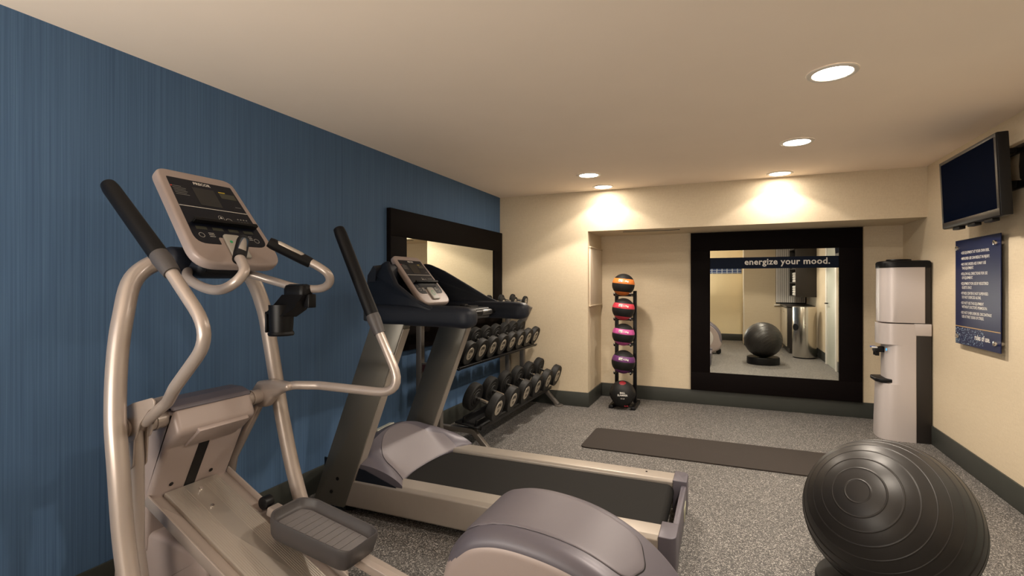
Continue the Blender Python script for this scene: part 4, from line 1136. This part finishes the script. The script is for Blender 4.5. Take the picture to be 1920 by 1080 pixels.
# rear drive housing
hp = [(-0.735, 0.20), (-0.715, 0.50), (-0.665, 0.612), (-0.575, 0.655), (-0.45, 0.655), (-0.32, 0.625), (-0.20, 0.560), (-0.11, 0.47), (-0.055, 0.36), (-0.045, 0.22), (-0.09, 0.09), (-0.25, 0.03), (-0.60, 0.03)]
sm = [q for q, _ in cr_path([V((x, 0, z)) for x, z in hp]+[V((hp[0][0], 0, hp[0][1]))], 18)][:-1]
hout = [(q.x, q.z) for q in sm]
HY0, HY1 = EC-0.165, EC+0.175
MB().slab(hout, (0, HY1, 0), (1, 0, 0), (0, 0, 1), 0, HY1-HY0, 0.042, 6).build('drive_housing', M_MAUVE, el, ang=50)
def top_z(x):
    zs = [z for (xx, z) in hout if abs(xx-x) < 0.02 and z > 0.3]
    best = None
    for i in range(len(hout)):
        a_, b_ = hout[i-1], hout[i]
        if (a_[0]-x)*(b_[0]-x) <= 0 and abs(a_[0]-b_[0]) > 1e-9 and min(a_[1], b_[1]) > 0.2:
            z = a_[1]+(b_[1]-a_[1])*(x-a_[0])/(b_[0]-a_[0]); best = z if best is None else max(best, z)
    return best
mb = MB()
po = rpoly([(-0.672, EC-0.125), (-0.22, EC-0.105), (-0.19, EC+0.005), (-0.22, EC+0.115), (-0.672, EC+0.135)], [0.05, 0.05, 0.10, 0.05, 0.05], 8)
po = [(po[i-1][0]+(po[i][0]-po[i-1][0])*t/8, po[i-1][1]+(po[i][1]-po[i-1][1])*t/8) for i in range(len(po)) for t in range(1, 9)]
cx = sum(p_[0] for p_ in po)/len(po); cy = sum(p_[1] for p_ in po)/len(po)
rings = [[(cx+(x-cx)*k, cy+(y-cy)*k, top_z(cx+(x-cx)*k)+h_) for x, y in po] for k, h_ in ((1.0, -0.004), (1.0, 0.002), (0.985, 0.004), (0.9, 0.0045), (0.75, 0.005), (0.6, 0.005), (0.45, 0.005), (0.3, 0.005), (0.15, 0.005), (0.05, 0.005))]
mb.loft(rings); mb.build('top_panel', M_MAUVE2, el, ang=50)
rings = [[(cx+(x-cx)*k, cy+(y-cy)*k, top_z(cx+(x-cx)*k)+0.0008) for x, y in po] for k in (0.985, 1.014)]
mb = MB(); mb.loft(rings, caps=False); mb.build('panel_seam', M_BLACK, el)
# lighter lower cover wrapping the front and sides
o_out, o_in = inset(hout, -0.003), inset(hout, 0.014)
def sst(a_, b_, x_): t_ = min(1, max(0, (x_-a_)/(b_-a_))); return t_*t_*(3-2*t_)
lw = []
for (x, z), a_, b_ in zip(hout, o_out, o_in):
    w_ = max(sst(0.48, 0.66, z), sst(-0.45, -0.28, x)*sst(0.16, 0.34, z))
    lw.append((a_[0]*(1-w_)+b_[0]*w_, a_[1]*(1-w_)+b_[1]*w_))
MB().slab(lw, (0, HY1+0.003, 0), (1, 0, 0), (0, 0, 1), 0, HY1-HY0+0.006, 0.042, 6).build('lower_cover', M_SILVER, el, ang=50)
for s, yy in ((-1, HY0-0.003), (1, HY1+0.003)):
    MB().lathe([(0.19, -0.001), (0.19, 0.004), (0.17, 0.010), (0.001, 0.012)], (-0.38, yy, 0.30), (0, s, 0), n=48).build('side_disc', mat('pale_silver_plastic', (0.50, 0.47, 0.45), 0.4), el)
mb = MB()
for yy in (EC-0.10, EC+0.10): mb.cyl((-0.10, yy-0.02, 0.045), (-0.10, yy+0.02, 0.045), 0.045, 24, bev=0.005)
build_each(mb, 'transport_wheel', M_BLACK, el)

# ------------------------------------------------------------------ behind the viewer (seen in the mirror)
# steel waste bin
tb = thing('waste_bin', (1.315, 1.36, 0), 'tall brushed steel waste bin reflected in the alcove mirror', 'waste bin')
MB().lathe([(0.185, 0.02), (0.19, 0.03), (0.19, 0.90), (0.186, 0.91), (0.16, 0.912), (0.001, 0.905)], (1.315, 1.36, 0), n=48).build('bin_body', M_STEEL, tb)
MB().lathe([(0.001, 0.0), (0.18, 0.0), (0.18, 0.022), (0.001, 0.022)], (1.315, 1.36, 0), n=40).build('bin_base', M_BLACK, tb)
dv = V((-0.80, 0.60, 0)); dv.normalize(); c_ = V((1.315, 1.36, 0.55))+dv*0.184
MB().slab(circ(0.06, 32), c_, V((-dv.y, dv.x, 0)), (0, 0, 1), 0.008, -0.004, 0).build('bin_opening', M_BLACK, tb)
MB().cyl((1.30, 1.55, 0.60), (1.30, 1.562, 0.60), 0.012, 14).build('bin_lock', M_CHROME, tb)
# base cabinet and wall cabinet
cb = thing('base_cabinet', (1.32, 0.27, 0), 'low black cabinet with a pale front door behind the steel bin', 'cabinet')
MB().box2((1.10, YR1+0.012, 0.10), (1.552, 0.85, 0.87), 0.003).box2((1.14, YR1+0.012, 0.0), (1.552, 0.83, 0.10), 0).build('body', M_CAB, cb)
MB().box2((1.08, YR1+0.012, 0.87), (1.552, 0.865, 0.905), 0.004).build('worktop', M_CAB, cb)
for y0 in (-0.26, 0.29):
    dd = MB().box2((1.082, y0, 0.13), (1.10, y0+0.53, 0.85), 0.003).build('door', mat('taupe_laminate', (0.40, 0.34, 0.25), 0.4), cb)
    MB().cyl((1.062, y0+0.20, 0.78), (1.062, y0+0.34, 0.78), 0.006, 12).build('handle', M_CHROME, dd)
wb = thing('wall_cabinet', (1.39, 0.45, 1.07), 'dark wall cabinet with open towel shelves above the black base cabinet', 'cabinet')
mb = MB().box2((1.222, 0.93, 1.07), (XR, 0.95, 2.0), 0.002).box2((1.222, 0.0, 1.07), (XR, 0.02, 2.0), 0.002)
mb.box2((1.545, 0.02, 1.07), (XR, 0.93, 2.0), 0)
for z in (1.07, 1.33, 1.60, 1.98): mb.box2((1.224, 0.02, z), (1.545, 0.93, z+0.02), 0)
mb.build('carcass', M_CAB, wb)
tp_ = None
k = 0
for zi, z in enumerate((1.09, 1.35, 1.62)):
    for c2 in range(2):
        for n_ in range(4):
            lab = 'white towel, %s wall cabinet shelf, %s stack, %s from bottom' % (('lowest', 'middle', 'upper')[zi], ('nearer', 'farther')[c2], ORD[n_])
            if tp_ is None:
                mb = MB(); sec = rpoly([(-0.13, 0), (0.13, 0), (0.13, 0.046), (-0.13, 0.046)], [0.02]*4, 5)
                mb.slab(sec, (0, 0.13, 0), (1, 0, 0), (0, 0, 1), 0, 0.26, 0.008)
                tp_ = mb.build('towel', M_TOWEL); o = tp_
            else: o = tp_.copy(); COL.objects.link(o)
            o.location = (1.375, 0.76-c2*0.36, z+n_*0.048); tag(o, lab, 'towel', 'folded towels in the wall cabinet')
# window with vertical blinds on the rear wall
wn = thing('window_1', (1.29, YR1, 0.88), 'window covered by pale vertical blinds on the wall behind the viewer', 'window')
del wn['category']; wn['kind'] = 'structure'
MB().box2((1.00, YR1, 0.905), (1.556, YR1+0.012, 2.05)).build('pane', M_GLASSD, wn)
MB().box2((0.97, YR1, 0.862), (1.075, YR1+0.05, 0.885), 0.004).build('window_sill', M_WHITE, wn)
bl = thing('window_blind', (1.28, YR1+0.05, 0.91), 'pale vertical slat blind hanging over the window in the corner', 'blind')
mb = MB()
for i in range(14):
    x = 1.02+i*0.0385; mb.box((x, YR1+0.04, 1.49), (0.034, 0.004, 1.12), 0, rotZ(0.5))
build_each(mb, 'slat', M_BLIND, bl)
MB().box2((0.995, YR1+0.02, 2.05), (1.555, YR1+0.06, 2.09), 0.003).build('head_rail', M_WHITE, bl)
# door in the right wall beside the viewer
dn = thing('door_1', (XR, 2.42, 0), 'white panelled door with pale casing in the right wall', 'door')
del dn['category']; dn['kind'] = 'structure'
mb = MB()
for y0, y1 in ((1.985, 2.07), (2.77, 2.85)): mb.box2((XR-0.03, y0, 0), (XR, y1, 2.10), 0.004)
mb.box2((XR-0.03, 1.985, 2.05), (XR, 2.85, 2.14), 0.004)
mb.build('door_frame', M_WHITE, dn)
MB().box2((XR-0.016, 2.07, 0.005), (XR-0.002, 2.77, 2.05), 0.002).build('door_leaf', mat('pale_grey_green_paint', (0.50, 0.52, 0.46), 0.35), dn)
MB().cyl((XR-0.016, 2.14, 1.0), (XR-0.06, 2.14, 1.0), 0.010, 14).tube([(XR-0.06, 2.13, 1.0), (XR-0.06, 2.25, 1.0)], 0.008, 12).build('door_handle', M_BLACK, dn)
